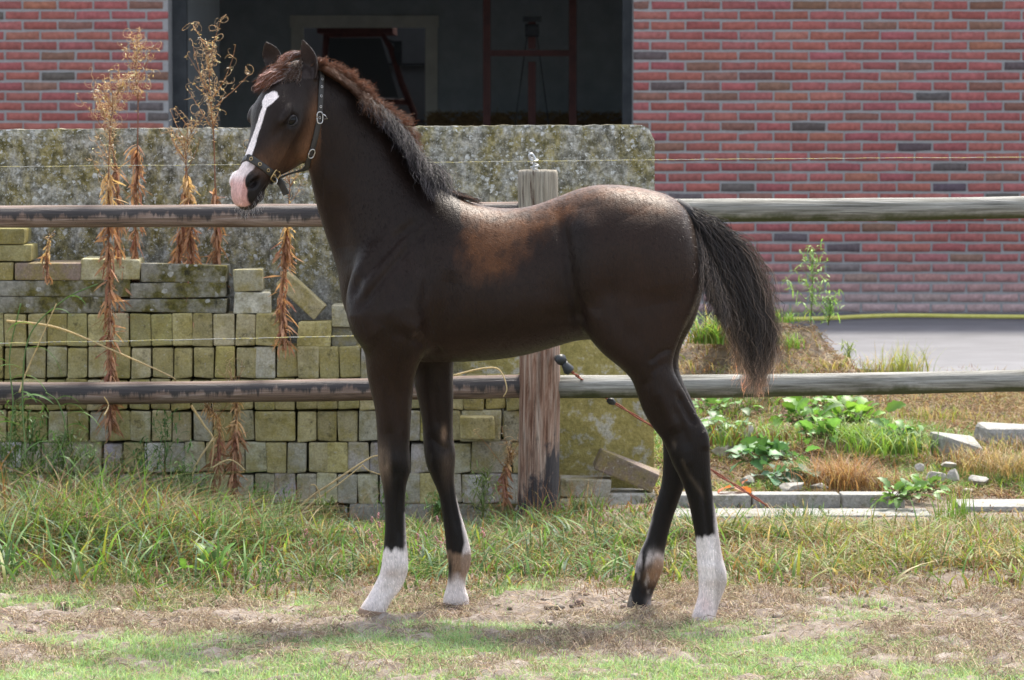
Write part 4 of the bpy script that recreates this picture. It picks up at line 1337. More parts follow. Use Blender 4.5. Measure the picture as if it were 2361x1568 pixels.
# ------------------------------------------------------------------ barn
def build_barn():
    root = thing("brick_barn", "red brick barn with a wide dark doorway behind the concrete wall", "barn", (0, 13.7, 0))
    Y = 13.7; s = pxm(Y)
    xl = at(388, 200, Y).x; xr = at(1460, 200, Y).x; X0, X1 = -9.0, 10.0
    Hh = 3.0; top_open = 2.45
    # brick faces, one real brick each, with a mortar wall behind them
    g = np.random.default_rng(21)
    def brick_field(x0, x1, z0, z1, name, phase):
        mb = MB(); bw, bh, jx, jz = .2065, .0475, .0140, .0155; row = 0; V = []; Q = []; Cc = []
        z = z0
        while z < z1-.02:
            off = ((row + phase) % 2)*(bw+jx)/2 + (g.integers(0, 2)*0)
            x = x0-off
            while x < x1:
                a, b_ = max(x, x0), min(x+bw, x1)
                if b_-a > .03:
                    r = g.random()
                    base = np.array((.285, .100, .090)) if r > .30 else (np.array((.30, .120, .095)) if r > .14 else (np.array((.20, .105, .08)) if r > .045 else np.array((.105, .085, .085))))
                    base = base*g.uniform(1.0, 1.26)*np.array((1, g.uniform(.92, 1.10), g.uniform(.92, 1.12)))
                    eff = max(0, 1-(z-.0)/.42)**1.1*.80            # salt bloom low on the wall
                    base = base*(1-eff)+np.array((.43, .35, .34))*eff
                    jit = g.normal(0, .0016, 8); y = Y - .006 - g.uniform(0, .003); bb = len(V)
                    mx = (a+b_)/2
                    pts = [(a+jit[0], z+jit[1]), (mx, z+jit[1]*.5+g.normal(0, .0012)), (b_+jit[2], z+jit[3]), (b_+jit[4], z+bh+jit[5]), (mx, z+bh+g.normal(0, .0014)), (a+jit[6], z+bh+jit[7])]
                    bev = .004
                    cx, cz = mx, z+bh/2
                    for (px_, pz_) in pts: V.append((px_, Y+.002, pz_))
                    for (px_, pz_) in pts:
                        sx = (px_-cx); sz = pz_-cz
                        V.append((px_-math.copysign(bev, sx) if abs(sx) > .01 else px_, y, pz_-math.copysign(bev, sz)))
                    Q += [(bb+6, bb+7, bb+10, bb+11), (bb+7, bb+8, bb+9, bb+10)]
                    for k in range(6): Q.append((bb+k, bb+(k+1) % 6, bb+6+(k+1) % 6, bb+6+k))
                    Cc += [base]*12
                x += bw+jx
            z += bh+jz; row += 1
        return V, Q, Cc
    rows = [(X0, xl, .0, Hh, 0), (xr, X1, .0, Hh, 1), (xl, xr, top_open, Hh, 0)]
    for i, (a, b, z0, z1, ph) in enumerate(rows):
        zz0 = .035 + (0 if z0 == 0 else math.ceil((z0-.035)/.063)*.063)
        V, Q, Cc = brick_field(a, b, zz0, z1, "w", ph)
        o = bulk_mesh("brick_facing", np.array(V), np.array(Q), M_BRICK, None, False, np.array(Cc)); keep(o, root)
        mb = MB(); mb.box(((a+b)/2, Y+.14, (z0+z1)/2), (b-a, .276, z1-z0))
        keep(mb.build("wall", M_MORTAR), root)
    # brick reveal of the doorway (left jamb end of the wall is seen edge-on)
    inn = m_simple("barn_plaster", (.36, .41, .445), (.48, .53, .57), 6, .95, .1, .3, .01)
    dark = m_simple("barn_dark_paint", (.035, .04, .045), (.06, .065, .07), 12, .8, .2, .2, .01)
    pale = m_simple("pale_frame_paint", (.60, .60, .55), (.72, .72, .66), 10, .7, .3, .1, .01)
    fl = m_simple("barn_floor_concrete", (.30, .30, .29), (.40, .40, .38), 4, .9, .1, .2, .01)
    Yb = 21.0
    dl, dr = at(678, 100, Yb).x, at(1003, 100, Yb).x; dt = at(800, 56, Yb).z
    L, R_ = xl-1.6, xr+1.6
    mb = MB()
    mb.box(((L+dl)/2, Yb+.1, 1.7), (dl-L, .2, 3.4)); mb.box(((dr+R_)/2, Yb+.1, 1.7), (R_-dr, .2, 3.4)); mb.box(((dl+dr)/2, Yb+.1, (dt+3.4)/2), (dr-dl, .2, 3.4-dt))
    mb.box((L-.1, (Y+Yb)/2+.2, 1.7), (.2, Yb-Y, 3.4)); mb.box((R_+.1, (Y+Yb)/2+.2, 1.7), (.2, Yb-Y, 3.4))
    keep(mb.build("inner_wall", inn), root)
    # back bay behind the inner doorway
    Y2 = 27.0
    mb = MB(); mb.box(((dl+dr)/2, Y2+.1, 1.7), (9, .2, 3.4)); mb.box((dl-2.6, (Yb+Y2)/2+.1, 1.7), (.2, Y2-Yb-.21, 3.4)); mb.box((dr+2.6, (Yb+Y2)/2+.1, 1.7), (.2, Y2-Yb-.21, 3.4))
    keep(mb.build("back_bay_wall", m_simple("pale_panel", (.16, .17, .175), (.20, .21, .215), 5, .8, .2, .1, .01)), root)
    mb = MB(); mb.box((-.5, (Y+Y2)/2+.3, -.02), (14, Y2-Y+.5, .06)); keep(mb.build("barn_floor", fl), root)
    mb = MB(); mb.box((-.5, (Y+Yb)/2+.3, 3.45), (14, Yb-Y-.2, .08)); keep(mb.build("ceiling", inn), root)
    # lines of the sectional door seen in the back bay
    mb = MB()
    for z in (.6, 1.15, 1.7): mb.box(((dl+dr)/2+.8, Y2-.012, z), (2.2, .02, .02))
    keep(mb.build("sectional_door_seams", dark), root)
    mb = MB(); fw = .10
    mb.box((dl+fw/2-.02, Yb-.03, dt/2+.01), (fw, .08, dt)); mb.box((dr-fw/2+.02, Yb-.03, dt/2+.01), (fw, .08, dt)); mb.box(((dl+dr)/2, Yb-.032, dt+fw/2-.03), (dr-dl+.06, .08, fw))
    keep(mb.build("inner_door_frame", pale), root)
    # open steel door folded against the left jamb
    mb = MB(); dxl = at(400, 100, 14.4).x; x2 = at(500, 100, 15.6).x
    n_ = 12
    mb.box(((dxl+x2)/2, 14.9, 1.25), (math.hypot(x2-dxl, 1.3), .045, 2.35), Matrix.Rotation(math.atan2(1.3, x2-dxl), 3, 'Z'))
    dobj = keep(mb.build("barn_door", m_simple("grey_door_steel", (.20, .22, .23), (.26, .28, .29), 3, .5, .4, .05, .01)), root)
    mb = MB(); mb.box((xl+.045, Y+.33, 1.2), (.09, .10, 2.4)); mb.box(((xl+xr)/2, Y+.33, top_open+.04), (xr-xl, .10, .10)); mb.box((xr-.03, Y+.33, 1.2), (.06, .1, 2.4))
    keep(mb.build("door_frame", dark), root)
    mb = MB(); mb.box((at(436, 235, 15).x, 14.62, at(436, 235, 15).z), (.05, .03, .14)); h = mb.build("handle", pale); h.parent = dobj
    # roof
    mb = MB(); rid = 22.0
    for (ya, za, yb_, zb_) in ((Y-.35, Hh-.05, rid, Hh+3.2), (rid, Hh+3.2, 25.6, Hh+1.83), (26.4, Hh+1.5, 30.4, Hh-.05)):  # unseen open strip in the rear slope, added to let daylight into the back bay
        V = [(X0-.3, ya, za), (X1+.3, ya, za), (X1+.3, yb_, zb_), (X0-.3, yb_, zb_)]; V2 = [(a, b_, c+.12) for a, b_, c in V]
        mb.add(V+V2, [(0, 1, 2, 3), (7, 6, 5, 4), (0, 4, 5, 1), (1, 5, 6, 2), (2, 6, 7, 3), (3, 7, 4, 0)])
    keep(mb.build("roof", m_simple("roof_tile", (.06, .05, .045), (.11, .08, .07), 20)), root)
    mb = MB(); mb.box(((X0+X1)/2, Y-.36, Hh-.02), (X1-X0+.6, .12, .11)); keep(mb.build("gutter", dark), root)
    for xx in (X0+.1, X1-.1):
        mb = MB(); mb.box((xx, 22, Hh/2), (.2, 16.1, Hh)); mb.add([(xx-.1, Y+.1, Hh), (xx-.1, 30, Hh), (xx-.1, 22, Hh+3.1), (xx+.1, Y+.1, Hh), (xx+.1, 30, Hh), (xx+.1, 22, Hh+3.1)], [(0, 2, 1), (3, 4, 5), (0, 3, 5, 2), (1, 2, 5, 4)])
        keep(mb.build("gable_wall", M_MORTAR), root)
    mb = MB(); mb.box(((X0+X1)/2, 30.1, Hh/2), (X1-X0, .2, Hh)); keep(mb.build("rear_wall", M_MORTAR), root)

    # ---- things standing in the barn
    red = m_simple("worn_red_paint", (.055, .02, .02), (.10, .034, .03), 14, .6, .3, .2, .005)
    t = thing("lifting_frame", "dark red steel lifting frame standing inside the barn doorway", "steel frame", (at(1225, 300, 17).x, 17, 0))
    Yf = 17.0; xa, xb, xc = at(1122, 100, Yf).x, at(1320, 100, Yf).x, at(1226, 100, Yf).x; zc = at(1226, 123, Yf).z
    for x_, nm in ((xa, "upright"), (xb, "upright")):
        mb = MB(); mb.box((x_, Yf, 1.55), (.055, .07, 3.1)); mb.box((x_, Yf, .02), (.10, .7, .05)); keep(mb.build(nm, red), t)
    mb = MB(); mb.box(((xa+xb)/2, Yf-.002, zc), (xb-xa-.056, .06, .045)); keep(mb.build("crossbar", red), t)
    mb = MB(); mb.box((xc, Yf+.01, zc/2-.03), (.055, .06, zc-.06)); mb.box((xc, Yf, zc+.13), (.055, .06, .2)); keep(mb.build("mast", red), t)
    mb = MB(); mb.tube([(xc-.05, Yf-.05, zc+.16), (xc+.05, Yf-.05, zc+.16)], .045, 14); mb.box((xc, Yf-.05, zc+.24), (.13, .05, .04)); keep(mb.build("winch", dark), t)
    for sx in (-1, 1):
        mb = MB(); mb.tube([(xc+sx*.03, Yf-.02, zc+.16), (xc+sx*.10, Yf-.02, zc-.35), (xc+sx*.16, Yf-.02, zc-.9)], .005, 5); keep(mb.build("cable", dark), t)
    # hay
    hay = thing("hay_stack", "low stack of loose hay in the dark at the back of the barn", "hay", (at(1250, 280, 18.5).x, 18.6, 0))
    g2 = np.random.default_rng(3); n = 5000
    xh0, xh1 = at(985, 250, 18.6).x, at(1470, 250, 18.6).x
    zt = at(1200, 262, 18.6).z
    mb = MB(); k = 24; vs = []; fs = []
    for i in range(k+1):
        for j in range(7):
            xx = xh0+(xh1-xh0)*i/k; a = j/6*math.pi
            vs.append((xx, 18.6-.45*math.cos(a), max(0, (zt-.03)*min(1, math.sin(a)*1.6)*(1+.03*math.sin(i*1.7)))))
    for i in range(k):
        for j in range(6): fs.append((i*7+j, (i+1)*7+j, (i+1)*7+j+1, i*7+j+1))
    mb.add(vs, fs); keep(mb.build("hay_core", m_simple("hay", (.16, .10, .05), (.30, .21, .11), 40, .9, .1, .8, .03)), hay)
    x = g2.uniform(xh0, xh1, n); y = 18.6-g2.uniform(0, .46, n); z = zt-g2.beta(1, 3, n)*.8*zt + .01
    d = g2.normal(0, 1, (n, 3)); d[:, 2] *= .5; d /= np.linalg.norm(d, axis=1, keepdims=True); base = np.stack([x, y-.03, z], 1)
    L = g2.uniform(.04, .10, n)[:, None]; paths = np.stack([base-d*L/2, base+g2.normal(0, .006, (n, 3)), base+d*L/2], 1)
    keep(strand_mesh("hay_stalks", paths, np.full((n, 3), .0022), np.tile(np.array((.30, .21, .11)), (n, 3, 1))*g2.uniform(.6, 1.3, (n, 1, 1)), M_DRY), hay)
    # tractor cab seen through the inner doorway
    tr = thing("tractor", "old red tractor parked beyond the inner doorway of the barn", "tractor", (at(830, 300, 24).x, 24, 0))
    Yt = 23.6; q = lambda x_, y_, Y_=Yt: at(x_, y_, Y_)
    glass, _, gb = mat_new("cab_glass", .08, .5); gb.inputs["Base Color"].default_value = (.03, .035, .04, 1); gb.inputs["Roughness"].default_value = .6
    mb = MB()
    for Y_ in (Yt, Yt+1.2):
        mb.tube([q(752, 80, Y_), q(880, 78, Y_), q(900, 110, Y_), q(925, 190, Y_), q(955, 262, Y_), q(950, 300, Y_)], .03, 8)
        mb.tube([q(752, 80, Y_), q(745, 200, Y_), q(748, 300, Y_)], .028, 8); mb.tube([q(748, 230, Y_), q(940, 236, Y_)], .025, 8)
    for a in ((752, 80), (880, 78), (925, 190), (748, 230)): mb.tube([q(*a, Yt), q(*a, Yt+1.2)], .026, 8)
    keep(mb.build("cab_frame", red), tr)
    mb = MB(); c1, c2 = q(745, 76), q(892, 76); mb.box(((c1.x+c2.x)/2, Yt+.6, c1.z+.03), (c2.x-c1.x+.1, 1.4, .07)); keep(mb.build("cab_roof", red), tr)
    mb = MB(); mb.add([q(758, 88), q(878, 88), q(918, 225), q(756, 225)], [(0, 1, 2, 3)]); mb.add([p+Vector((0, .006, 0)) for p in (q(758, 88), q(878, 88), q(918, 225), q(756, 225))], [(3, 2, 1, 0)]); keep(mb.build("cab_window", glass), tr)
    mb = MB(); c = q(850, 300); mb.box((c.x, Yt+.6, .75), (1.0, 1.0, .5)); mb.box((c.x+.75, Yt+.6, .85), (.8, .55, .5)); keep(mb.build("body", red), tr)
    for xx, rr in ((c.x-.3, .62), (c.x+.95, .38)):
        for Y_ in (Yt-.05, Yt+1.25):
            mb = MB(); mb.tube([(xx, Y_-.13, rr), (xx, Y_-.10, rr), (xx, Y_+.10, rr), (xx, Y_+.13, rr)], [rr*.9, rr, rr, rr*.9], 26); w_ = keep(mb.build("wheel", dark), tr)
            mb = MB(); mb.tube([(xx, Y_-.15, rr), (xx, Y_+.15, rr)], rr*.5, 20); r_ = mb.build("rim", red); r_.parent = w_
    mb = MB(); p = q(912, 100); mb.tube([q(890, 92), p], .012, 6); mb.box((p.x+.02, p.y, p.z-.09), (.07, .05, .22)); keep(mb.build("mirror", dark), tr)

# ------------------------------------------------------------------ concrete wall and loose masonry
def rough_box(size, g, bev=.006, jit=.0015, col=None):
    """a bevelled, slightly worn block centred on the origin"""
    bm = bmesh.new(); bmesh.ops.create_cube(bm, size=1)
    for v in bm.verts: v.co = Vector((v.co.x*size[0], v.co.y*size[1], v.co.z*size[2])) + Vector(g.normal(0, jit, 3))
    bmesh.ops.bevel(bm, geom=list(bm.edges), offset=bev, segments=2, profile=.6, affect='EDGES')
    me = bpy.data.meshes.new("block"); bm.to_mesh(me); bm.free()
    me.polygons.foreach_set("use_smooth", np.zeros(len(me.polygons), bool))
    return me

def build_concrete_wall():
    Yw = 3.0; th = .14
    a = at(-120, 300, Yw); b = at(1509, 288, Yw); zb = -.12
    x0, x1 = a.x-.6, b.x; z1 = b.z
    nx, nz = 150, 60; V = []; F = []
    r = .055
    def zt(x): return a.z + (b.z-a.z)*(x-a.x)/(b.x-a.x)
    out = []
    # front outline with rounded upper right corner, built as grid of columns
    xs = np.linspace(x0, x1, nx)
    g = np.random.default_rng(4)
    for i, x in enumerate(xs):
        top = zt(x); d = x1-x
        if d < r: top = top - (r-math.sqrt(max(r*r-(r-d)**2, 0)))
        top += g.normal(0, .0012)
        for j in range(nz):
            V.append((x, Yw+.010 if j == nz-1 else Yw + .002*math.sin(x*31+j)*math.cos(j*1.3+x*17), zb+(top-zb)*j/(nz-1) - (.0 if j < nz-1 else 0)))
        V.append((x, Yw+th-.010, top)); V.append((x, Yw+th, top-.012)); V.append((x, Yw+th, zb))
    row = nz+3
    for i in range(nx-1):
        for j in range(row-1): F.append((i*row+j, (i+1)*row+j, (i+1)*row+j+1, i*row+j+1))
    F.append(tuple((nx-1)*row+j for j in range(row))); F.append(tuple(j for j in reversed(range(row))))
    # one material whose algae turn yellow towards the foot
    m, nt, bs = mat_new("weathered_wall_concrete", .93, .12)
    tc = nt.nodes.new("ShaderNodeTexCoord"); sp = nt.nodes.new("ShaderNodeSeparateXYZ"); nt.links.new(tc.outputs["Object"], sp.inputs[0])
    def lichen_layer(nt, darkc, c0):
        return c0
    grain = noise_tex(nt, 90, 8, .75); mid = noise_tex(nt, 26, 8, .75); big = noise_tex(nt, 5, 7, .7)
    base = ramp(nt, mid, [(.38, (.11, .105, .085)), (.5, (.28, .275, .235)), (.60, (.54, .53, .48))])
    c = mixc(nt, ramp(nt, noise_tex(nt, 7, 8, .72, "Object", (1.6, 1, .8)), [(.44, 0.), (.58, .85)]), base, ramp(nt, mid, [(.42, (.11, .095, .028)), (.58, (.34, .285, .10))]))
    c = mixc(nt, ramp(nt, noise_tex(nt, 11, 9, .78, "Object", (1.5, 1, .7), .5), [(.51, 0.), (.62, .75)]), c, mixc(nt, grain, (.02, .02, .015), (.10, .095, .075)))
    # streaky dark band under the coping
    st = N(nt, "ShaderNodeMath", operation='MULTIPLY_ADD'); nt.links.new(noise_tex(nt, 16, 6, .7, "Object", (1, 1, .22)), st.inputs[0]); st.inputs[1].default_value = .5; nt.links.new(sp.outputs[2], st.inputs[2])
    c = mixc(nt, ramp(nt, st.outputs[0], [(1.18/1.6, 0.), (1.0, 0.)]), c, (.05, .05, .04))
    vo = N(nt, "ShaderNodeTexVoronoi"); vo.inputs["Scale"].default_value = 58
    nn = N(nt, "ShaderNodeTexNoise"); nn.inputs["Scale"].default_value = 80; nn.inputs["Detail"].default_value = 6
    sc_ = N(nt, "ShaderNodeVectorMath", operation='SCALE'); sc_.inputs[3].default_value = .030
    ad = N(nt, "ShaderNodeVectorMath", operation='ADD'); nt.links.new(tc.outputs["Object"], nn.inputs["Vector"]); nt.links.new(nn.outputs["Color"], sc_.inputs[0]); nt.links.new(tc.outputs["Object"], ad.inputs[0]); nt.links.new(sc_.outputs[0], ad.inputs[1]); nt.links.new(ad.outputs[0], vo.inputs["Vector"])
    se = N(nt, "ShaderNodeSeparateColor"); nt.links.new(vo.outputs["Color"], se.inputs[0])
    pw = N(nt, "ShaderNodeMath", operation='POWER'); nt.links.new(se.outputs[0], pw.inputs[0]); pw.inputs[1].default_value = 2.2
    rad = N(nt, "ShaderNodeMath", operation='MULTIPLY_ADD'); nt.links.new(pw.outputs[0], rad.inputs[0]); rad.inputs[1].default_value = .52; rad.inputs[2].default_value = .0
    lt = N(nt, "ShaderNodeMath", operation='LESS_THAN'); nt.links.new(vo.outputs["Distance"], lt.inputs[0]); nt.links.new(rad.outputs[0], lt.inputs[1])
    pm = ramp(nt, noise_tex(nt, 9, 7, .75), [(.40, .0), (.50, 1.)])
    mm = N(nt, "ShaderNodeMath", operation='MULTIPLY'); nt.links.new(lt.outputs[0], mm.inputs[0]); nt.links.new(pm, mm.inputs[1])
    # fewer rosettes low down, where the wall is yellow and grey
    low = ramp(nt, sp.outputs[2], [(.55, .18), (.85, 1.)])
    m2 = N(nt, "ShaderNodeMath", operation='MULTIPLY'); nt.links.new(mm.outputs[0], m2.inputs[0]); nt.links.new(low, m2.inputs[1])
    v2 = N(nt, "ShaderNodeTexVoronoi"); v2.inputs["Scale"].default_value = 150; nt.links.new(ad.outputs[0], v2.inputs["Vector"])
    s2_ = N(nt, "ShaderNodeSeparateColor"); nt.links.new(v2.outputs["Color"], s2_.inputs[0])
    r2_ = N(nt, "ShaderNodeMath", operation='MULTIPLY_ADD'); nt.links.new(s2_.outputs[0], r2_.inputs[0]); r2_.inputs[1].default_value = .9; r2_.inputs[2].default_value = -.42
    l2_ = N(nt, "ShaderNodeMath", operation='LESS_THAN'); nt.links.new(v2.outputs["Distance"], l2_.inputs[0]); nt.links.new(r2_.outputs[0], l2_.inputs[1])
    c = mixc(nt, l2_.outputs[0], c, (.45, .46, .43))
    lich = ramp(nt, noise_tex(nt, 80, 4), [(.35, (.34, .35, .33)), (.6, (.66, .67, .65))])
    up = mixc(nt, m2.outputs[0], c, lich)
    yel = ramp(nt, noise_tex(nt, 8, 8, .7), [(.36, (.44, .43, .37)), (.43, (.30, .26, .09)), (.53, (.40, .34, .13)), (.60, (.55, .53, .45)), (.66, (.34, .31, .2))])
    gry = ramp(nt, noise_tex(nt, 60, 8, .8), [(.38, (.12, .115, .095)), (.62, (.34, .33, .29))])
    xm = N(nt, "ShaderNodeMath", operation='MULTIPLY_ADD'); nt.links.new(noise_tex(nt, 6, 5), xm.inputs[0]); xm.inputs[1].default_value = .8; nt.links.new(sp.outputs[0], xm.inputs[2])
    lowc = mixc(nt, ramp(nt, xm.outputs[0], [(0., 0.), (.30, 1.)]), mixc(nt, .35, gry, c), yel)
    zm = N(nt, "ShaderNodeMath", operation='MULTIPLY_ADD'); nt.links.new(noise_tex(nt, 9, 5), zm.inputs[0]); zm.inputs[1].default_value = .25; nt.links.new(sp.outputs[2], zm.inputs[2])
    c = mixc(nt, ramp(nt, zm.outputs[0], [(.72, 0.), (.98, 1.)]), lowc, up)
    c = mixc(nt, 1., c, ramp(nt, grain, [(.25, (.55,)*3), (.75, (1.4,)*3)]), 'MULTIPLY')
    nt.links.new(c, bs.inputs["Base Color"]); bump(nt, bs, grain, .7, .01)
    o = new_mesh("concrete_wall", V, F, m)
    tag(o, "lichen spotted precast concrete wall with rounded end behind the foal", "concrete wall")

PV_G = np.random.default_rng(31)
PAVER_MESHES = {}
def paver(px0, py0, px1, py1, Y, depth=.20, rot=0., tone="olive", label=None, group=None, name="paver", cat="paver", bev=.0065, mat=None, jit=.0024, vary=True):
    """one loose block whose front face fills the layout rectangle at depth Y"""
    a, b = at(px0, py1, Y), at(px1, py0, Y)
    w_, h_ = (b.x-a.x), (b.z-a.z)
    key = (round(w_, 2), round(h_, 2), round(depth, 2), round(jit, 4), int(PV_G.integers(0, 4)))
    if key not in PAVER_MESHES:
        me = rough_box((1, 1, 1), PV_G, .0001)
        me = rough_box((round(w_, 2), depth, round(h_, 2)), PV_G, bev, jit); me.materials.append(mat or M_PAVER); me.name = name; PAVER_MESHES[key] = me
    me = PAVER_MESHES[key]
    if mat is not None and me.materials[0] != mat:
        me = me.copy(); me.materials.clear(); me.materials.append(mat)
    o = bpy.data.objects.new(name, me); COL.objects.link(o)
    o.location = ((a.x+b.x)/2, Y+depth/2+(PV_G.normal(0, .003) if vary else 0), (a.z+b.z)/2)
    o.scale = (w_/round(w_, 2), 1, h_/round(h_, 2))
    o.rotation_euler = (0, rot+(PV_G.normal(0, .008) if vary else 0), PV_G.normal(0, .012) if vary else 0)
    tones = {"olive": (.40, .335, .12), "moss": (.33, .30, .11), "grey": (.46, .435, .33), "sand": (.49, .425, .21), "mauve": (.42, .38, .355), "pale": (.56, .55, .46), "brown": (.23, .165, .115), "dark": (.17, .165, .14)}
    c = np.array(tones[tone])*PV_G.uniform(.78, 1.18)*np.array((1, 1, PV_G.uniform(.8, 1.25)))
    o.color = (*c, 1)
    tag(o, label, cat, group)
    return o

def ordinal(n):
    a = ['first','second','third','fourth','fifth','sixth','seventh','eighth','ninth','tenth','eleventh','twelfth','thirteenth','fourteenth','fifteenth','sixteenth','seventeenth','eighteenth','nineteenth','twentieth']
    return a[n-1] if n <= 20 else 'twenty-'+a[n-21]

def build_pavers():
    Y0 = 2.70; g = PV_G
    def row(bounds, y0, y1, tones, which, group):
        num = 0
        for i in range(len(bounds)-1):
            x0, x1 = bounds[i]+.5+abs(g.normal(0, .5)), bounds[i+1]-.5-abs(g.normal(0, .5))
            cx = (x0+x1)/2
            if 1196 < cx < 1285: pass
            tn = g.choice(tones)
            wide = (x1-x0) > 70
            words = {"olive": "olive", "moss": "mossy green", "grey": "pale grey", "sand": "sandy yellow", "mauve": "greyish mauve", "pale": "whitish", "dark": "dark"}[tn]
            if x1 < 0: continue
            num += 1
            lab = f"{words} {'long' if wide else 'upright'} paver, {ordinal(num)} from the left in the {which}"
            paver(x0, y0+g.uniform(-1, 2.2), x1, y1-1.0, Y0, .20, 0, tn, lab, "pavers stacked in rows behind the fence")
    def cols(x0, x1, step, wide=()):
        b = [x0]; i = 0
        while b[-1] < x1:
            b.append(b[-1]+step*(2 if i in wide else 1)+g.normal(0, .5)); i += 1
        return b
    A = [-85, -37, 10, 61, 107, 154.5, 203, 252, 298.5, 347, 396, 443, 492, 541.5, 589, 643]
    row(A, 723, 799, ["olive", "olive", "sand", "moss", "sand"], "topmost upright row", "")
    B = [-88, -40, 8, 58, 105, 154.5, 203, 252, 300, 349, 399, 446, 494, 542, 590, 637.5, 686, 735, 782.5, 830, 878, 926, 974, 1022]
    row(B, 799.5, 872, ["olive", "sand", "olive", "sand", "grey"], "second row down", "")
    row(cols(-90, 1190, 48.3), 873, 945, ["olive", "moss", "sand"], "row hidden by the lower rail", "")
    row(cols(-80, 1190, 47.6, (14, 23)), 946, 1018.5, ["sand", "grey", "moss", "sand", "olive", "grey"], "row just under the lower rail", "")
    row(cols(-95, 1190, 47.3, (5, 24)), 1019, 1090.5, ["grey", "sand", "grey", "mauve", "pale", "sand"], "second row from the bottom", "")
    row(cols(-85, 1190, 47.9), 1091.5, 1162, ["mauve", "grey", "pale", "grey", "sand"], "bottom row", "")
    # base slabs under the pile
    for i, (a, b) in enumerate(((-100, 330), (333, 800), (803, 1195))):
        paver(a, 1163.5, b, 1238, Y0-.01, .35, 0, "grey", ("grey concrete slab under the left end of the paver pile", "grey concrete slab under the middle of the paver pile", "grey concrete slab under the right end of the paver pile")[i], None, "base_slab", "concrete slab", .008, M_SLAB, vary=False)
    # kerbs and blocks lying on top of the left part
    L = [(-60, 685, 246, 722, .2, "dark", "long grey concrete bar lying lowest on the left end of pile", M_SLAB),
         (250, 688, 522, 722, .2, "dark", "long mossy concrete bar lying on the middle of the pile", M_SLAB),
         (-60, 648, 298, 684, .19, "grey", "long spotted concrete bar second from below on the left pile", M_SLAB),
         (302, 652, 520, 687, .19, "moss", "shorter green stained concrete bar behind the dry stalks", M_SLAB),
         (186, 598, 322, 647, .2, "grey", "plain grey block on the long concrete bars", M_PAVER),
         (325, 611, 523, 651, .18, "dark", "dark speckled concrete block at the right end of the bars", M_SLAB),
         (35, 604, 185, 647, .2, "brown", "brown mossy brick lying on the long concrete bar", M_PAVER),
         (-40, 605, 33, 647, .2, "olive", "small olive block at the far left edge of the pile", M_PAVER),
         (-50, 565, 71, 603, .2, "moss", "green mossy block second from the top at far left", M_PAVER),
         (-60, 528, 55, 564, .2, "moss", "topmost green mossy block just under the upper rail", M_PAVER),
         (538, 672, 622, 722, .15, "pale", "lichen spotted block standing beside the dry stalks", M_PAVER),
         (538, 620, 605, 671, .13, "grey", "bare grey block on top of the lichen spotted block", M_PAVER),
         (686, 741, 762, 798, .14, "sand", "olive block resting alone on the second row of pavers", M_PAVER),
         (764, 704, 822, 752, .14, "grey", "grey block beside the chest of the foal", M_PAVER)]
    for x0, y0, x1, y1, d, tn, lab, mt in L:
        paver(x0, y0, x1, y1, Y0+.01, d, 0, tn, lab, None, "loose_block" if mt is M_PAVER else "concrete_bar", "block" if mt is M_PAVER else "concrete bar", .006, mt)
    paver(764, 753, 822, 798, Y0+.03, .14, 0, "dark", "dark block under the grey block by the chest of the foal", None, "loose_block", "block")
    paver(632, 662, 752, 702, Y0+.05, .12, .72, "sand", "tilted brown block leaning against the concrete wall", None, "loose_block", "block")
    # protruding brick and blocks right of the fore legs
    paver(1060, 962, 1139, 1012, Y0-.10, .2, 0, "olive", "yellow green block sticking out of the pile behind the fore legs", None, "loose_block", "block")
    # rubble at the foot of the wall, right of the post
    paver(1372, 1064, 1518, 1110, 2.80, .11, .40, "brown", "long brown block tilted against the foot of the concrete wall", None, "tilted_block", "block")
    paver(1292, 1106, 1408, 1148, 2.78, .16, .02, "grey", "flat grey paver lying right of the wooden post", None, "loose_block", "block")
    paver(1288, 1149, 1400, 1200, 2.76, .2, 0, "pale", "pale block under the flat grey paver beside the post", None, "loose_block", "block")
    paver(1396, 1138, 1512, 1192, 2.78, .18, -.02, "pale", "bluish grey slab under the tilted brown block", None, "loose_block", "block")

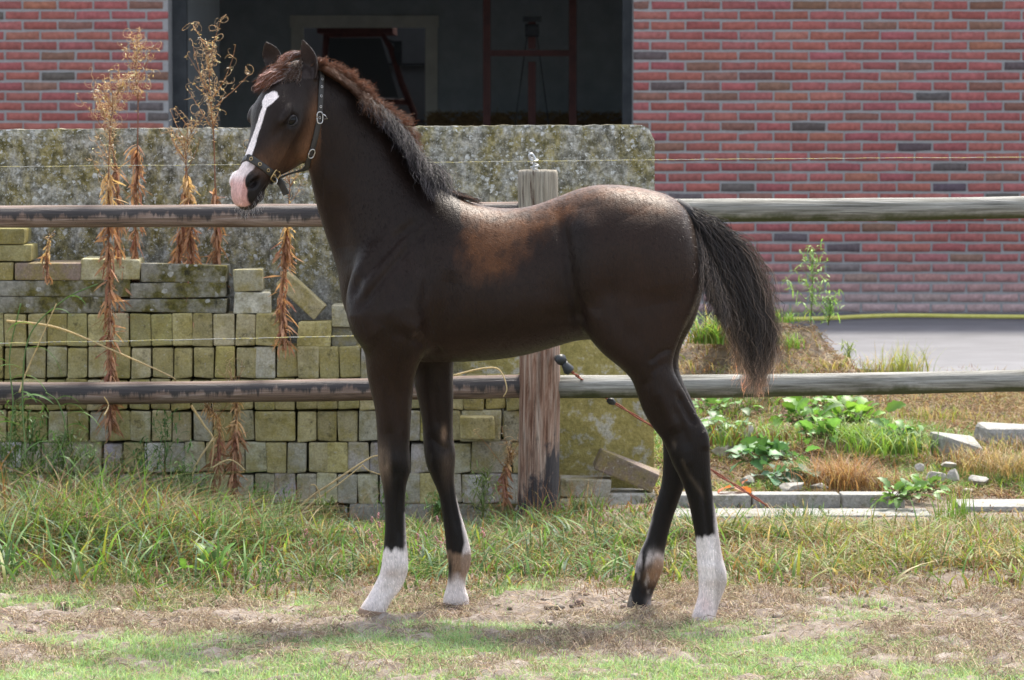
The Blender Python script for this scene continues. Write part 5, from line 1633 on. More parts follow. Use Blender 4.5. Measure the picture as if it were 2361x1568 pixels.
# ------------------------------------------------------------------ fence
def build_fence():
    root = thing("wooden_fence", "round pole fence with left rails tarred black and right rails weathered grey", "fence", (at(1240, 1180, 2.42).x, 2.42, 0))
    g = np.random.default_rng(8)
    Yp = 2.42; x = at(1240, 800, Yp).x; zt = at(1240, 392, Yp).z; r = .0665
    V = []; n = 40; rows = []; zs = [-.35] + list(np.linspace(-.1, zt-.02, 70)) + [zt-.008, zt]
    for z in zs:
        rr = r*(1.02 - .03*z); 
        if z > zt-.015: rr *= .93 if z > zt-.004 else .985
        ring = []
        for k in range(n):
            a = 2*math.pi*k/n
            e = 1 + .018*math.sin(3*a+z*2.2) + .012*math.sin(7*a+z*5) - .07*math.exp(-((a-4.30+.05*math.sin(z*6))/.035)**2)*(z > .25) - .06*math.exp(-((a-5.0+.04*math.sin(z*9))/.03)**2)*(z < .8)
            ring.append((x+rr*e*math.cos(a)+.004*math.sin(z*3), Yp+rr*e*math.sin(a), z))
        rows.append(ring)
    for rg in rows: V += rg
    F = [(i*n+k, i*n+(k+1) % n, (i+1)*n+(k+1) % n, (i+1)*n+k) for i in range(len(rows)-1) for k in range(n)]
    F.append(tuple((len(rows)-1)*n+k for k in range(n))); F.append(tuple(reversed(range(n))))
    # object origin at the post's foot so the material height runs along it
    V = [(a-x, b-Yp, c) for a, b, c in V]
    post = new_mesh("post", V, F, M_POST, None, True); post.location = (x-root.location.x, Yp-root.location.y, 0); post.parent = root
    def rail(p0, p1, rad, mat, seed, label):
        gg = np.random.default_rng(seed); ph = gg.random(6)*6.28; m = 130; n = 26; V = []; F = []
        for i in range(m):
            s = i/(m-1); c = p0.lerp(p1, s)
            c = c + Vector((0, .004*math.sin(s*5+ph[0]), .004*math.sin(s*6+ph[1])))
            rr = rad*(1+.03*math.sin(s*9+ph[2])+.015*math.sin(s*31+ph[3]))
            if i in (0, m-1): rr *= .93
            for k in range(n):
                a = 2*math.pi*k/n
                e = 1+.015*math.sin(3*a+s*8+ph[4])+.010*math.sin(9*a+s*20) + .05*math.exp(-(((a-4.4)/.35)**2+((s-.37)/.006)**2))
                V.append((c.x, c.y+rr*e*math.cos(a), c.z+rr*e*math.sin(a)))
        for i in range(m-1):
            for k in range(n): F.append((i*n+k, (i+1)*n+k, (i+1)*n+(k+1) % n, i*n+(k+1) % n))
        F.append(tuple(range(n))); F.append(tuple((m-1)*n+k for k in reversed(range(n))))
        o = new_mesh("rail", V, F, mat, None, True); o["label"] = label; keep(o, root)
    Yr = 2.44; rr = .0372
    rail(at(-760, 510, Yr), at(1236, 489, Yr), rr, M_WOOD_L, 1, "upper rail stained black, left of the post")
    rail(at(1240, 489, Yr), at(3080, 468, Yr), rr*1.0, M_WOOD_R, 2, "upper weathered grey rail, right of the post")
    rail(at(-760, 915, Yr), at(1236, 893, Yr), rr, M_WOOD_L, 3, "lower rail with running tar, left of the post")
    rail(at(1240, 892, Yr), at(3080, 871, Yr), rr, M_WOOD_R, 4, "lower weathered grey rail, right of the post")
    # neighbouring posts, outside the picture, that carry the rails
    for px_ in (-740, 3060):
        o2 = post.copy(); COL.objects.link(o2); o2.parent = root; o2.location = (at(px_, 800, Yp).x-root.location.x, 0, 0)
    # hook insulator on top of the post
    steel, _, sb = mat_new("galvanised", .4, .5); sb.inputs["Base Color"].default_value = (.42, .43, .44, 1); sb.inputs["Metallic"].default_value = .8
    Yh = 2.40; mb = MB(); c = at(1229, 392, Yh)
    pts = [at(1231, 394, Yh), at(1231, 380, Yh), at(1233, 370, Yh), at(1230, 361, Yh), at(1224, 355, Yh), at(1220, 359, Yh), at(1222, 367, Yh), at(1227, 372, Yh)]
    mb.tube([Vector(p) for p in catmull([tuple(p) for p in pts], 4)], .0048, 8)
    keep(mb.build("insulator_hook", steel, None, True), root)
    mb = MB(); cc = at(1231, 384, Yh)
    mb.tube([cc+Vector((.012*math.cos(a), .012*math.sin(a), -.012+.0042*a/1.6)) for a in np.linspace(0, 6.28*2.6, 60)], .0026, 6)
    keep(mb.build("insulator_coil", steel, None, True), root)

def build_wires():
    # electric fence twine: white strands with a yellow tracer
    m, nt, b = mat_new("fence_twine", .6, .3)
    w_ = N(nt, "ShaderNodeTexWave"); w_.inputs["Scale"].default_value = 14; w_.inputs["Distortion"].default_value = 3
    c = ramp(nt, noise_tex(nt, 25, 4, .7), [(.46, (.30, .30, .27)), (.54, (.50, .43, .10)), (.60, (.42, .42, .38))]); nt.links.new(c, b.inputs["Base Color"])
    def wire(pts, r, lab):
        mb = MB(); P = catmull([tuple(p) for p in pts], 30); g = np.random.default_rng(int(r*1e6))
        P = [Vector(p)+Vector((0, 0, g.normal(0, .0006))) for p in P]
        mb.tube(P, r, 5); o = mb.build("electric_wire", m, None, True); tag(o, lab, "fence wire", "electric fence wires")
    Yw = 2.40
    wire([at(-140, 386, Yw), at(540, 380, Yw), at(1221, 372, Yw-.02), at(1700, 367, Yw), at(2500, 362, Yw)], .0009, "thin upper electric wire running through the hook on the post")
    wire([at(-140, 794, Yw), at(300, 786, Yw), at(1000, 771, Yw), at(1190, 768, Yw-.05)], .0016, "lower yellow electric wire crossing in front of the paver pile")
    # gate handle and orange cord
    t = thing("tension_cord", "orange elastic gate cord running from a black knob down past the hind legs", "cord", tuple(at(1305, 840, 2.30)))
    blk, _, bb = mat_new("black_plastic", .45, .4); bb.inputs["Base Color"].default_value = (.03, .034, .038, 1)
    org = m_simple("orange_cord", (.17, .05, .032), (.28, .09, .055), 120, .8, .2, .4, .002)
    Yk = 2.33
    mb = MB(); mb.tube([at(1284, 826, Yk+.04), at(1293, 829, Yk), at(1300, 836, Yk)], [.011, .019, .014], 14); mb.tube([at(1299, 834, Yk), at(1303, 842, Yk), at(1311, 853, Yk), at(1316, 858, Yk)], [.011, .013, .019, .013], 14)
    keep(mb.build("insulator_knob", blk, None, True), t)
    mb = MB(); P = catmull([tuple(at(1314, 855, Yk)), tuple(at(1330, 866, Yk+.02)), tuple(at(1360, 890, 2.50)), tuple(at(1405, 922, 2.50)), tuple(at(1470, 962, 2.46)), tuple(at(1560, 1020, 2.42)), tuple(at(1640, 1083, 2.38)), tuple(at(1710, 1128, 2.34)), tuple(at(1772, 1168, 2.3))], 6)
    g = np.random.default_rng(2)
    for o_ in (-1, 1):
        mb.tube([Vector(p)+Vector((.0028*math.cos(i*.9+o_*1.57), .0028*math.sin(i*.9+o_*1.57), .0028*math.sin(i*.9+o_*1.57))) for i, p in enumerate(P)], .0025, 6)
    keep(mb.build("cord", org, None, True), t)
    mb = MB(); c = at(1408, 925, 2.48); mb.tube([c+Vector((-.012, 0, .006)), c, c+Vector((.014, 0, -.008))], [.008, .013, .007], 10); keep(mb.build("knot", blk, None, True), t)
    # yellow hose by the barn wall
    hose = m_simple("yellow_hose", (.50, .46, .10), (.60, .56, .16), 30, .5, .4, .0)
    mb = MB(); P = catmull([tuple(at(1790, 748, 12.6)), tuple(at(1900, 747, 12.7)), tuple(at(1990, 741, 12.9)), tuple(at(2090, 738, 13.0)), tuple(at(2260, 739, 12.9)), tuple(at(2520, 741, 12.8))], 10)
    mb.tube([Vector((p[0], p[1], .052)) for p in P], .013, 8); o = mb.build("garden_hose", hose, None, True); tag(o, "yellow hose lying on the yard in front of the brick wall", "hose")
# ------------------------------------------------------------------ grass and weeds
def blades(name, x, y, h, w_, lean, cols, mat, g, z=None, segs=4, curl=.9, parent=None):
    n = len(x); z = ground_z(x, y) if z is None else z
    az = g.uniform(0, 6.283, n); d = np.stack([np.cos(az), np.sin(az)], 1)
    az2 = az + math.pi/2 + g.normal(0, .5, n); sd = np.stack([np.cos(az2), np.sin(az2)], 1)
    V = np.zeros((n, segs+1, 2, 3), np.float32); C = np.zeros((n, segs+1, 2, 3), np.float32)
    for k in range(segs+1):
        s = k/segs
        fw = lean*h*(s**(1+curl))
        up = h*(s - .38*np.minimum(lean, 1.3)*s**2.2)
        c = np.stack([x+d[:, 0]*fw, y+d[:, 1]*fw, z-.006+up], 1)
        ww = w_*(1-s**1.6*.93)*.5
        V[:, k, 0] = c - np.stack([sd[:, 0]*ww, sd[:, 1]*ww, 0*ww], 1)
        V[:, k, 1] = c + np.stack([sd[:, 0]*ww, sd[:, 1]*ww, 0*ww], 1)
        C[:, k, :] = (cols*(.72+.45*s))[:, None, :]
    idx = np.arange(n*(segs+1)*2).reshape(n, segs+1, 2)
    Q = np.stack([idx[:, :-1, 0], idx[:, :-1, 1], idx[:, 1:, 1], idx[:, 1:, 0]], -1).reshape(-1, 4)
    return bulk_mesh(name, V.reshape(-1, 3), Q, mat, parent, True, C.reshape(-1, 3))

def palette(g, n, cols, probs, var=.25):
    c = np.array(cols)[g.choice(len(cols), n, p=np.array(probs)/sum(probs))]
    return c*g.uniform(1-var, 1+var, (n, 1))*g.uniform(.93, 1.07, (n, 3))

GREEN = (.068, .135, .032); GREEN2 = (.11, .20, .045); YG = (.20, .235, .05); STRAW = (.36, .28, .15); RUST = (.19, .095, .05); BLUEG = (.075, .14, .065)

def stuff(o, label=None):
    o["kind"] = "stuff"
    return o

def build_grass():
    g = np.random.default_rng(17)
    def scatter(n, y0, y1, x0=-2.1, x1=2.4):
        return g.uniform(x0, x1, n), g.uniform(y0, y1, n)
    cl = lambda x, y: vnoise(np.stack([x, y, 0*x], 1), 7, 5)
    cl2 = lambda x, y: vnoise(np.stack([x, y, 0*x+4], 1), 16, 6)
    # verge: thick green grass
    x, y = scatter(80000, .02, 2.62)
    xr = (x > .45)
    edge = .22 + .14*np.sin(3.3*x+1)+.10*np.sin(7.9*x) + .16*np.clip(x, 0, 2)*(x > 0)*.6
    dens = np.clip((y-edge)/.25, 0, 1)*(.70+.8*cl(x, y))
    dens[xr & (y > 2.22)] *= .25; dens[(x > 1.0) & (y < .55)] *= .5
    k = g.random(len(x)) < dens; x, y = x[k], y[k]; c1 = cl2(x, y)
    hgt = (.034+.034*np.clip((y-edge[k])/.9, 0, 1)*np.clip((2.3-y)/.6, .35, 1))*g.uniform(.4, 1.8, len(x))*(1+.55*c1)
    left = np.clip((-.55-x)/.7, 0, 1)
    hgt *= 1+2.3*left*np.clip((y-.7)/1.0, 0, 1)
    hgt[(x > .5) & (y > 1.9)] *= .62
    col = palette(g, len(x), [GREEN, GREEN2, YG, STRAW, RUST], [4.5, 4.5, 1.5, 1.5, 2.2])
    rr = np.clip((x-.35)/.6, 0, 1)[:, None]
    colr = palette(g, len(x), [GREEN2, YG, STRAW, (.30, .20, .09)], [2.6, 3.4, 2.3, 2.2])
    col = np.where(g.random((len(x), 1)) < rr, colr, col)
    brn = ((c1 < .0) | ((x < .3) & (y > 1.7) & (c1 < .35)))[:, None] & (g.random((len(x), 1)) < .62)
    col = np.where(brn, palette(g, len(x), [RUST, STRAW, (.13, .08, .04)], [3, 1, 2]), col)
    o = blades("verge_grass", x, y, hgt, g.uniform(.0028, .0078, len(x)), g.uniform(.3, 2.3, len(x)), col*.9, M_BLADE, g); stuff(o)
    # broad couch-grass leaves and long thin bents
    x, y = scatter(5200, .4, 2.55); k = g.random(len(x)) < np.where(x > .4, .55, .9)*np.clip((y-.35)/.4, 0, 1); x, y = x[k], y[k]
    k = ~((x > .45) & (y > 2.2)); x, y = x[k], y[k]
    hh = g.uniform(.06, .15, len(x))*(1+1.0*np.clip((-.6-x)/.6, 0, 1)); hh[(x > .3) & (y > 1.6)] *= .55; hh[(x > -.7) & (y > 2.0)] *= .9
    col = np.where((x > .4)[:, None], palette(g, len(x), [YG, GREEN2, STRAW], [4, 3, 1]), palette(g, len(x), [GREEN2, BLUEG, YG], [4, 3, 1]))
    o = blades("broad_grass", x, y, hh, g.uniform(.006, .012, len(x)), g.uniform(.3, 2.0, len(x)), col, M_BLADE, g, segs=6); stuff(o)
    x, y = scatter(9000, .25, 2.5); k = (g.random(len(x)) < .35+.7*np.clip(-cl(x, y)+.3, 0, 1)) & ~((x > .45) & (y > 2.15)); x, y = x[k], y[k]
    hh = g.uniform(.06, .15, len(x))*np.where(y < .7, .55, 1)*np.where((x > .3) & (y > 1.6), .5, 1)*(1+.7*np.clip((-.6-x)/.6, 0, 1))*np.where((x < .3) & (y > 2.0), 1.5, 1)
    col = palette(g, len(x), [RUST, STRAW, (.24, .14, .08)], [4, 2, 3])
    o = blades("dry_bents", x, y, hh, g.uniform(.0012, .0022, len(x)), g.uniform(.1, .9, len(x)), col, M_DRY, g, segs=4); stuff(o)
    # short bright turf in front, in patches between the bare soil
    x, y = scatter(230000, -1.40, .60, -1.75, 1.85)
    v = cl(x, y)*.62 + cl2(x, y)*.4
    f = np.interp(y, [-1.7, -.95, -.70, -.50, -.32, -.05, .15, .4, .6], [.75, .50, .48, .34, -.10, -.26, .0, .12, .10])
    f = f + np.where(x < -.25, np.interp(y, [-.5, -.2, .1, .4], [0, .12, .45, .3]), 0) - .25*np.clip(x-.3, 0, 1.2)*(y > -.8)
    k = g.random(len(x)) < np.clip((v+f)*2.4, .02, 1); x, y = x[k], y[k]
    for hx, hz, hy in HOOVES:
        k = ((x-hx)**2+(y-hy)**2) > .055**2; x, y = x[k], y[k]
    o = blades("short_turf", x, y, g.uniform(.012, .040, len(x)), g.uniform(.0014, .0032, len(x)), g.uniform(.2, 1.5, len(x)),
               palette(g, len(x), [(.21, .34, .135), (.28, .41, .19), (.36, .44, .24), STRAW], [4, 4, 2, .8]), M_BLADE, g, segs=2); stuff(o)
    # straw and dead stems lying on the soil
    n = 80000; x, y = scatter(n, -1.3, .75, -1.8, 1.9); k = g.random(n) < np.clip(.35+1.6*vnoise(np.stack([x, y, ground_z(x, y)], 1), 11, 31), .10, 1)*np.interp(y, [-1.7, -.9, -.5, .3, .75], [.30, .40, 1, 1, .4]); x, y = x[k], y[k]; n = len(x)
    z = ground_z(x, y); a = g.uniform(0, math.pi, n); L = g.uniform(.012, .055, n); up = g.uniform(0, .016, n)+.020*np.clip(vnoise(np.stack([x, y, z], 1), 11, 31), 0, 1)
    dx, dy = np.cos(a)*L/2, np.sin(a)*L/2
    P = np.stack([np.stack([x-dx, y-dy, z+.003+up*.2], 1), np.stack([x+g.normal(0, .003, n), y, z+.006+up], 1), np.stack([x+dx, y+dy, z+.003+up*g.uniform(0, 1.6, n)], 1)], 1)
    cc = palette(g, n, [(.40, .32, .235), (.52, .44, .335), (.30, .22, .16), (.18, .13, .10)], [4, 3.5, 2.6, 1.2])
    o = strand_mesh("straw_litter", P, np.full((n, 3), .00065)*g.uniform(.6, 1.5, (n, 1)), np.repeat(cc[:, None], 3, 1), M_DRY); stuff(o)
    n = 30000; x = g.uniform(.45, 2.7, n); y = g.uniform(2.75, 8.4, n); z = ground_z(x, y); a = g.uniform(0, math.pi, n); L = g.uniform(.02, .09, n); up = g.uniform(0, .02, n)
    dx, dy = np.cos(a)*L/2, np.sin(a)*L/2
    P = np.stack([np.stack([x-dx, y-dy, z+.003+up*.2], 1), np.stack([x+g.normal(0, .004, n), y, z+.008+up], 1), np.stack([x+dx, y+dy, z+.003+up*g.uniform(0, 1.6, n)], 1)], 1)
    cc = palette(g, n, [(.36, .26, .15), (.46, .38, .26), (.24, .14, .08), (.14, .10, .07)], [4, 3, 3, 2])
    o = strand_mesh("bank_litter", P, np.full((n, 3), .0011)*g.uniform(.6, 1.5, (n, 1)), np.repeat(cc[:, None], 3, 1), M_DRY); stuff(o)
    # clods of earth
    n = 1500; x, y = scatter(n, -1.4, .35, -1.9, 2.2); k = g.random(n) < np.interp(y, [-1.4, -.8, -.4, .35], [.35, .5, 1, .8]); x, y = x[k], y[k]; n = len(x)
    z = ground_z(x, y); r = g.gamma(2.0, .0022, n)+.0015
    base = np.array([(1,0,0),(-1,0,0),(0,1,0),(0,-1,0),(0,0,1),(0,0,-1)], float)
    base = np.concatenate([base, np.array([(a, b, c) for a in (-.62, .62) for b in (-.62, .62) for c in (-.62, .62)])])
    tri = []
    import itertools
    # octahedron subdivided once by face centres
    for sx in (0, 1):
        for sy in (2, 3):
            for sz in (4, 5):
                c = 6 + (0 if sx == 1 else 4) + (0 if sy == 3 else 2) + (0 if sz == 5 else 1)
                fl = ((sx == 1) + (sy == 3) + (sz == 5)) % 2
                for e in ((sx, sy), (sy, sz), (sz, sx)):
                    tri.append((e[0], e[1], c) if not fl else (e[1], e[0], c))
    V = x[:, None, None]*np.array((1, 0, 0)) + y[:, None, None]*np.array((0, 1, 0)) + (z+r*.15)[:, None, None]*np.array((0, 0, 1)) + base[None]*r[:, None, None]*g.uniform(.55, 1.3, (n, 14, 1))*np.array((1.2, 1.2, .75))
    T = (np.arange(n)*14)[:, None, None] + np.array(tri)[None]
    cc = palette(g, n, [(.26, .21, .17), (.33, .28, .235), (.17, .135, .11)], [3, 2, 2])
    o = bulk_mesh("soil_clods", V.reshape(-1, 3), T.reshape(-1, 3), m_attr("clod_soil", .95, .1, 120, .7, 1.3, .5, .004), None, True, np.repeat(cc, 14, 0), k=3); stuff(o)
    # thin dry cover on the bank behind the fence, right
    n = 52000; x = g.uniform(.42, 2.9, n); y = g.uniform(2.75, 8.9, n)
    k = g.random(n) < np.clip(.55+.6*cl(x*.7, y*.7), .1, 1); x, y = x[k], y[k]; n = len(x)
    nearmound = np.exp(-(((x-1.10)/.5)**2+((y-5.9)/1.0)**2))
    col = palette(g, n, [(.30, .20, .11), STRAW, YG, GREEN2, RUST], [4, 3, 1.8, 1.6, 2.6])
    o = blades("bank_cover", x, y, g.uniform(.02, .075, n)*(1-.1*nearmound), g.uniform(.002, .006, n), g.uniform(.3, 1.6, n), col, M_DRY, g, segs=3); stuff(o)
    # a strip of green grass on the bank right of the foal
    n = 20000; x = g.uniform(.50, 1.95, n); y = g.uniform(2.95, 5.2, n)
    k = g.random(n) < np.clip(.35+.9*cl(x+2, y+1), .0, 1); x, y = x[k], y[k]; n = len(x)
    o = blades("bank_grass", x, y, g.uniform(.025, .08, n), g.uniform(.003, .007, n), g.uniform(.3, 1.4, n), palette(g, n, [(.13, .24, .05), YG, GREEN2], [4, 2, 2]), M_BLADE, g, segs=4); stuff(o)
    # pink knotweed heads in the verge
    mb = MB(); 
    for cx, cy, nn in ((-.40, 1.05, 8), (-.27, 1.0, 8), (-.62, .8, 3), (-.15, .75, 4), (-1.35, 1.3, 3)):
        for i in range(nn):
            x = cx+g.normal(0, .07); y = cy+g.normal(0, .12); z = float(ground_z(x, y))+g.uniform(.05, .13)
            for j in range(5):
                p = Vector((x+g.normal(0, .003), y, z+j*.0035)); V, F = ellipsoid(p, (Vector((.0028, 0, 0)), Vector((0, .0028, 0)), Vector((0, 0, .0028))), 5, 4); mb.add(V, F, tuple(np.array((.50, .27, .30))*g.uniform(.7, 1.2)))
            mb.tube([(x, y, z), (x+.004, y, z-.10)], .0008, 4, (.12, .14, .04))
    o = mb.build("pink_wildflowers", M_LEAF); stuff(o)

def ribbon_leaf(V, Q, C, p, d, up, L, w_, col, droop, g, segs=6, twist=0, curl=0.):
    """append a narrow leaf bending down"""
    p = np.array(p, float); d = np.array(d, float); d /= np.linalg.norm(d)+1e-9
    b = len(V); pos = p.copy(); tw = g.uniform(0, 6.28)
    side0 = np.cross(d, (0, 0, 1.)); 
    if np.linalg.norm(side0) < .05: side0 = np.array((1., 0, 0))
    side0 /= np.linalg.norm(side0)
    for k in range(segs+1):
        s = k/segs
        wv = w_*math.sin(math.pi*min(s*.9+.08, 1))**.7*.5
        n2 = np.cross(side0, d); sd = side0*math.cos(twist*s) + n2*math.sin(twist*s)
        fold = n2*wv*.35
        V.append(pos-sd*wv+fold); V.append(pos); V.append(pos+sd*wv+fold); C += [col]*3
        if k < segs:
            a = b+k*3; Q.append((a, a+1, a+4, a+3)); Q.append((a+1, a+2, a+5, a+4))
        d = d+np.array((0, 0, -droop/segs)); 
        if curl: d = d + np.cross(side0, d)*curl/segs
        d /= np.linalg.norm(d)
        pos = pos+d*L/segs

def leaf_obj(name, V, Q, C, mat, parent):
    o = bulk_mesh(name, np.array(V), np.array(Q), mat, None, True, np.array(C)); keep(o, parent); return o

def willowherb(stem_px, Y, label, seed, leaf_from=0., leaf_to=1., seeds_from=.7, leaf_n=60, tendrils=60, leafL=.055, branches=8, spread=.05):
    """a dead stalk: papery hanging leaves below, curled split seed pods on top"""
    g = np.random.default_rng(seed)
    pts = [at(x, y, Y+dy) for x, y, dy in stem_px]
    root = thing("dry_willowherb", label, "dead plant", tuple(pts[0]), "dead willowherb stalks in front of the concrete wall")
    P = catmull([tuple(p) for p in pts], 8); n = len(P)
    mb = MB(); mb.tube([Vector(p) for p in P], [.0036*(1-.75*i/(n-1)) for i in range(n)], 6, (.25, .125, .085))
    def on(s):
        k = s*(n-1); i = min(int(k), n-2); return P[i]*(1-(k-i))+P[i+1]*(k-i)
    # branches near the top
    brs = []
    for b in range(branches):
        s = g.uniform(seeds_from-.08, .97); p = on(s); L = g.uniform(.05, .17)*(1.3-s)*1.5*spread/.05
        az = g.uniform(0, 6.28); d = np.array((math.cos(az), math.sin(az)*.6, 1.1)); q = [p]
        for j in range(5): d = d+np.array((g.normal(0, .15), g.normal(0, .1), .08)); q.append(q[-1]+d/np.linalg.norm(d)*L/5)
        mb.tube([Vector(a) for a in q], [.0016-.0002*j for j in range(6)], 4, (.34, .19, .10)); brs.append(np.array(q))
    keep(mb.build("stem", M_DRY, None, True), root)
    # leaves
    V, Q, C = [], [], []
    for i in range(int(leaf_n*2.1)):
        s = g.uniform(leaf_from, leaf_to); p = on(s); az = g.uniform(0, 6.28)
        d = (math.cos(az)*.9, math.sin(az)*.6-.15, g.uniform(-.5, .3))
        col = np.array((.40, .225, .14))*g.uniform(.55, 1.35); 
        if g.random() < .2: col = np.array((.30, .14, .10))
        if s > .55: col = np.array((.56, .38, .21))*g.uniform(.7, 1.3)  # upper leaves coloured gold as if the sun lit them
        L = leafL*g.uniform(.6, 1.5)*(1 if s < .6 else .6)
        ribbon_leaf(V, Q, C, p, d, None, L, g.uniform(.0045, .0095)*(1 if s < .6 else .6), tuple(col), g.uniform(4.5, 8.5), g, 9, g.normal(0, 2.8), g.normal(0, 2.2))
    if V: leaf_obj("leaves", V, Q, C, M_DRY, root)
    # curled pod valves: thin springy arcs
    if tendrils:
        S = []; cc = []
        for i in range(int(tendrils*1.15)):
            if brs and g.random() < .65: b = brs[g.integers(len(brs))]; p = b[g.integers(2, 6)]
            else: p = on(g.uniform(seeds_from, 1.))
            r0 = g.uniform(.006, .024); turns = g.uniform(.28, 1.0); a0 = g.uniform(0, 6.28); ax = g.normal(0, 1, 3); ax /= np.linalg.norm(ax)
            u = np.cross(ax, (0.1, 1, .2)); u /= np.linalg.norm(u); v = np.cross(ax, u)
            th = np.linspace(0, turns*6.28, 9); rr = r0*(1-.35*th/th[-1])
            c = p - (u*math.cos(a0)+v*math.sin(a0))*r0
            S.append(c+np.outer(np.cos(a0+th)*rr, u)+np.outer(np.sin(a0+th)*rr, v)); cc.append(np.array((.58, .43, .28))*g.uniform(.65, 1.25))
        m = len(S); keep(strand_mesh("seed_pods", np.array(S), np.full((m, 9), .00075)*np.linspace(1, .55, 9)[None], np.repeat(np.array(cc)[:, None], 9, 1), M_DRY), root)
        # small withered leaflets and fluff amongst the pods
        V, Q, C = [], [], []
        for i in range(int(tendrils*1.5)):
            if brs and g.random() < .7: b = brs[g.integers(len(brs))]; p = b[g.integers(1, 6)]
            else: p = on(g.uniform(seeds_from-.1, 1.))
            col = np.array((.50, .35, .19) if g.random() < .7 else (.62, .58, .50))*g.uniform(.7, 1.15)
            ribbon_leaf(V, Q, C, p+g.normal(0, .004, 3), g.normal(0, 1, 3), None, g.uniform(.006, .018), g.uniform(.002, .005), tuple(col), 1., g, 3, 1., 1.)
        leaf_obj("dry_leaflets", V, Q, C, M_DRY, root)
    return root

def build_stalks():
    W = willowherb
    W([(252, 985, -.12), (256, 880, -.05), (254, 720, 0), (250, 520, .02), (252, 330, .03), (262, 240, .03), (282, 192, .03)], 2.56, "tallest thick dead stalk whose brown leaves hang down to the lower rail", 1, .02, .60, .60, 210, 150, .055, 16, .06)
    W([(276, 722, 0), (272, 560, 0), (268, 400, 0), (246, 290, 0), (236, 250, 0)], 2.72, "short dead stalk leaning left against the thickest dead stalk", 2, .0, .55, .55, 80, 90, .05, 12, .06)
    W([(314, 725, 0), (312, 560, 0), (316, 380, 0), (318, 240, 0), (312, 160, 0), (322, 106, 0)], 2.78, "tall dead stalk with pale seed head against the left brick wall", 3, .0, .46, .66, 120, 120, .05, 14, .05)
    W([(402, 720, 0), (408, 620, 0), (420, 520, 0), (428, 400, 0), (432, 330, 0), (452, 285, 0)], 2.76, "thin dead stalk with short head just left of the dark door", 4, .0, .60, .72, 120, 55, .05, 9, .05)
    W([(444, 728, 0), (440, 620, 0), (438, 480, 0), (430, 390, 0), (424, 320, 0)], 2.74, "dead stalk with dense curled leaves ending below the wall top", 5, .0, .70, .75, 150, 30, .05, 6, .05)
    W([(500, 722, 0), (502, 600, 0), (496, 430, 0), (492, 300, 0), (484, 200, 0), (478, 96, 0)], 2.80, "tallest slim dead stalk with golden seed head before the dark doorway", 6, .0, .40, .62, 120, 170, .05, 18, .075)
    W([(655, 790, -.03), (650, 700, 0), (655, 600, 0), (662, 520, 0), (668, 420, 0), (664, 380, 0)], 2.62, "dead stalk with hanging brown leaves behind the muzzle of the foal", 7, .0, .62, .72, 110, 45, .055, 8, .08)
    W([(545, 1212, -.10), (540, 1100, -.06), (543, 1000, -.04), (546, 930, 0), (545, 880, .02)], 2.58, "dark brown withered plant below the lower rail on the paver pile", 8, .0, .98, .9, 190, 30, .05, 6, .05)
    W([(488, 1190, -.10), (497, 1090, -.08), (505, 1010, -.05), (500, 960, -.02), (470, 935, 0)], 2.56, "bent pale dead plant left of the dark withered one", 9, .05, .95, .7, 70, 30, .06, 7, .05)
    W([(110, 640, -.02), (108, 590, 0), (114, 552, 0)], 2.60, "small rust red withered sprig hanging under the upper rail", 10, .0, 1, .9, 34, 6, .03, 1, .03)
    W([(1165, 1150, -.1), (1160, 1100, 0), (1170, 1060, 0), (1178, 1035, 0)], 2.52, "low reddish dry weed just left of the wooden post", 11, .0, 1, .5, 70, 60, .035, 9, .06)

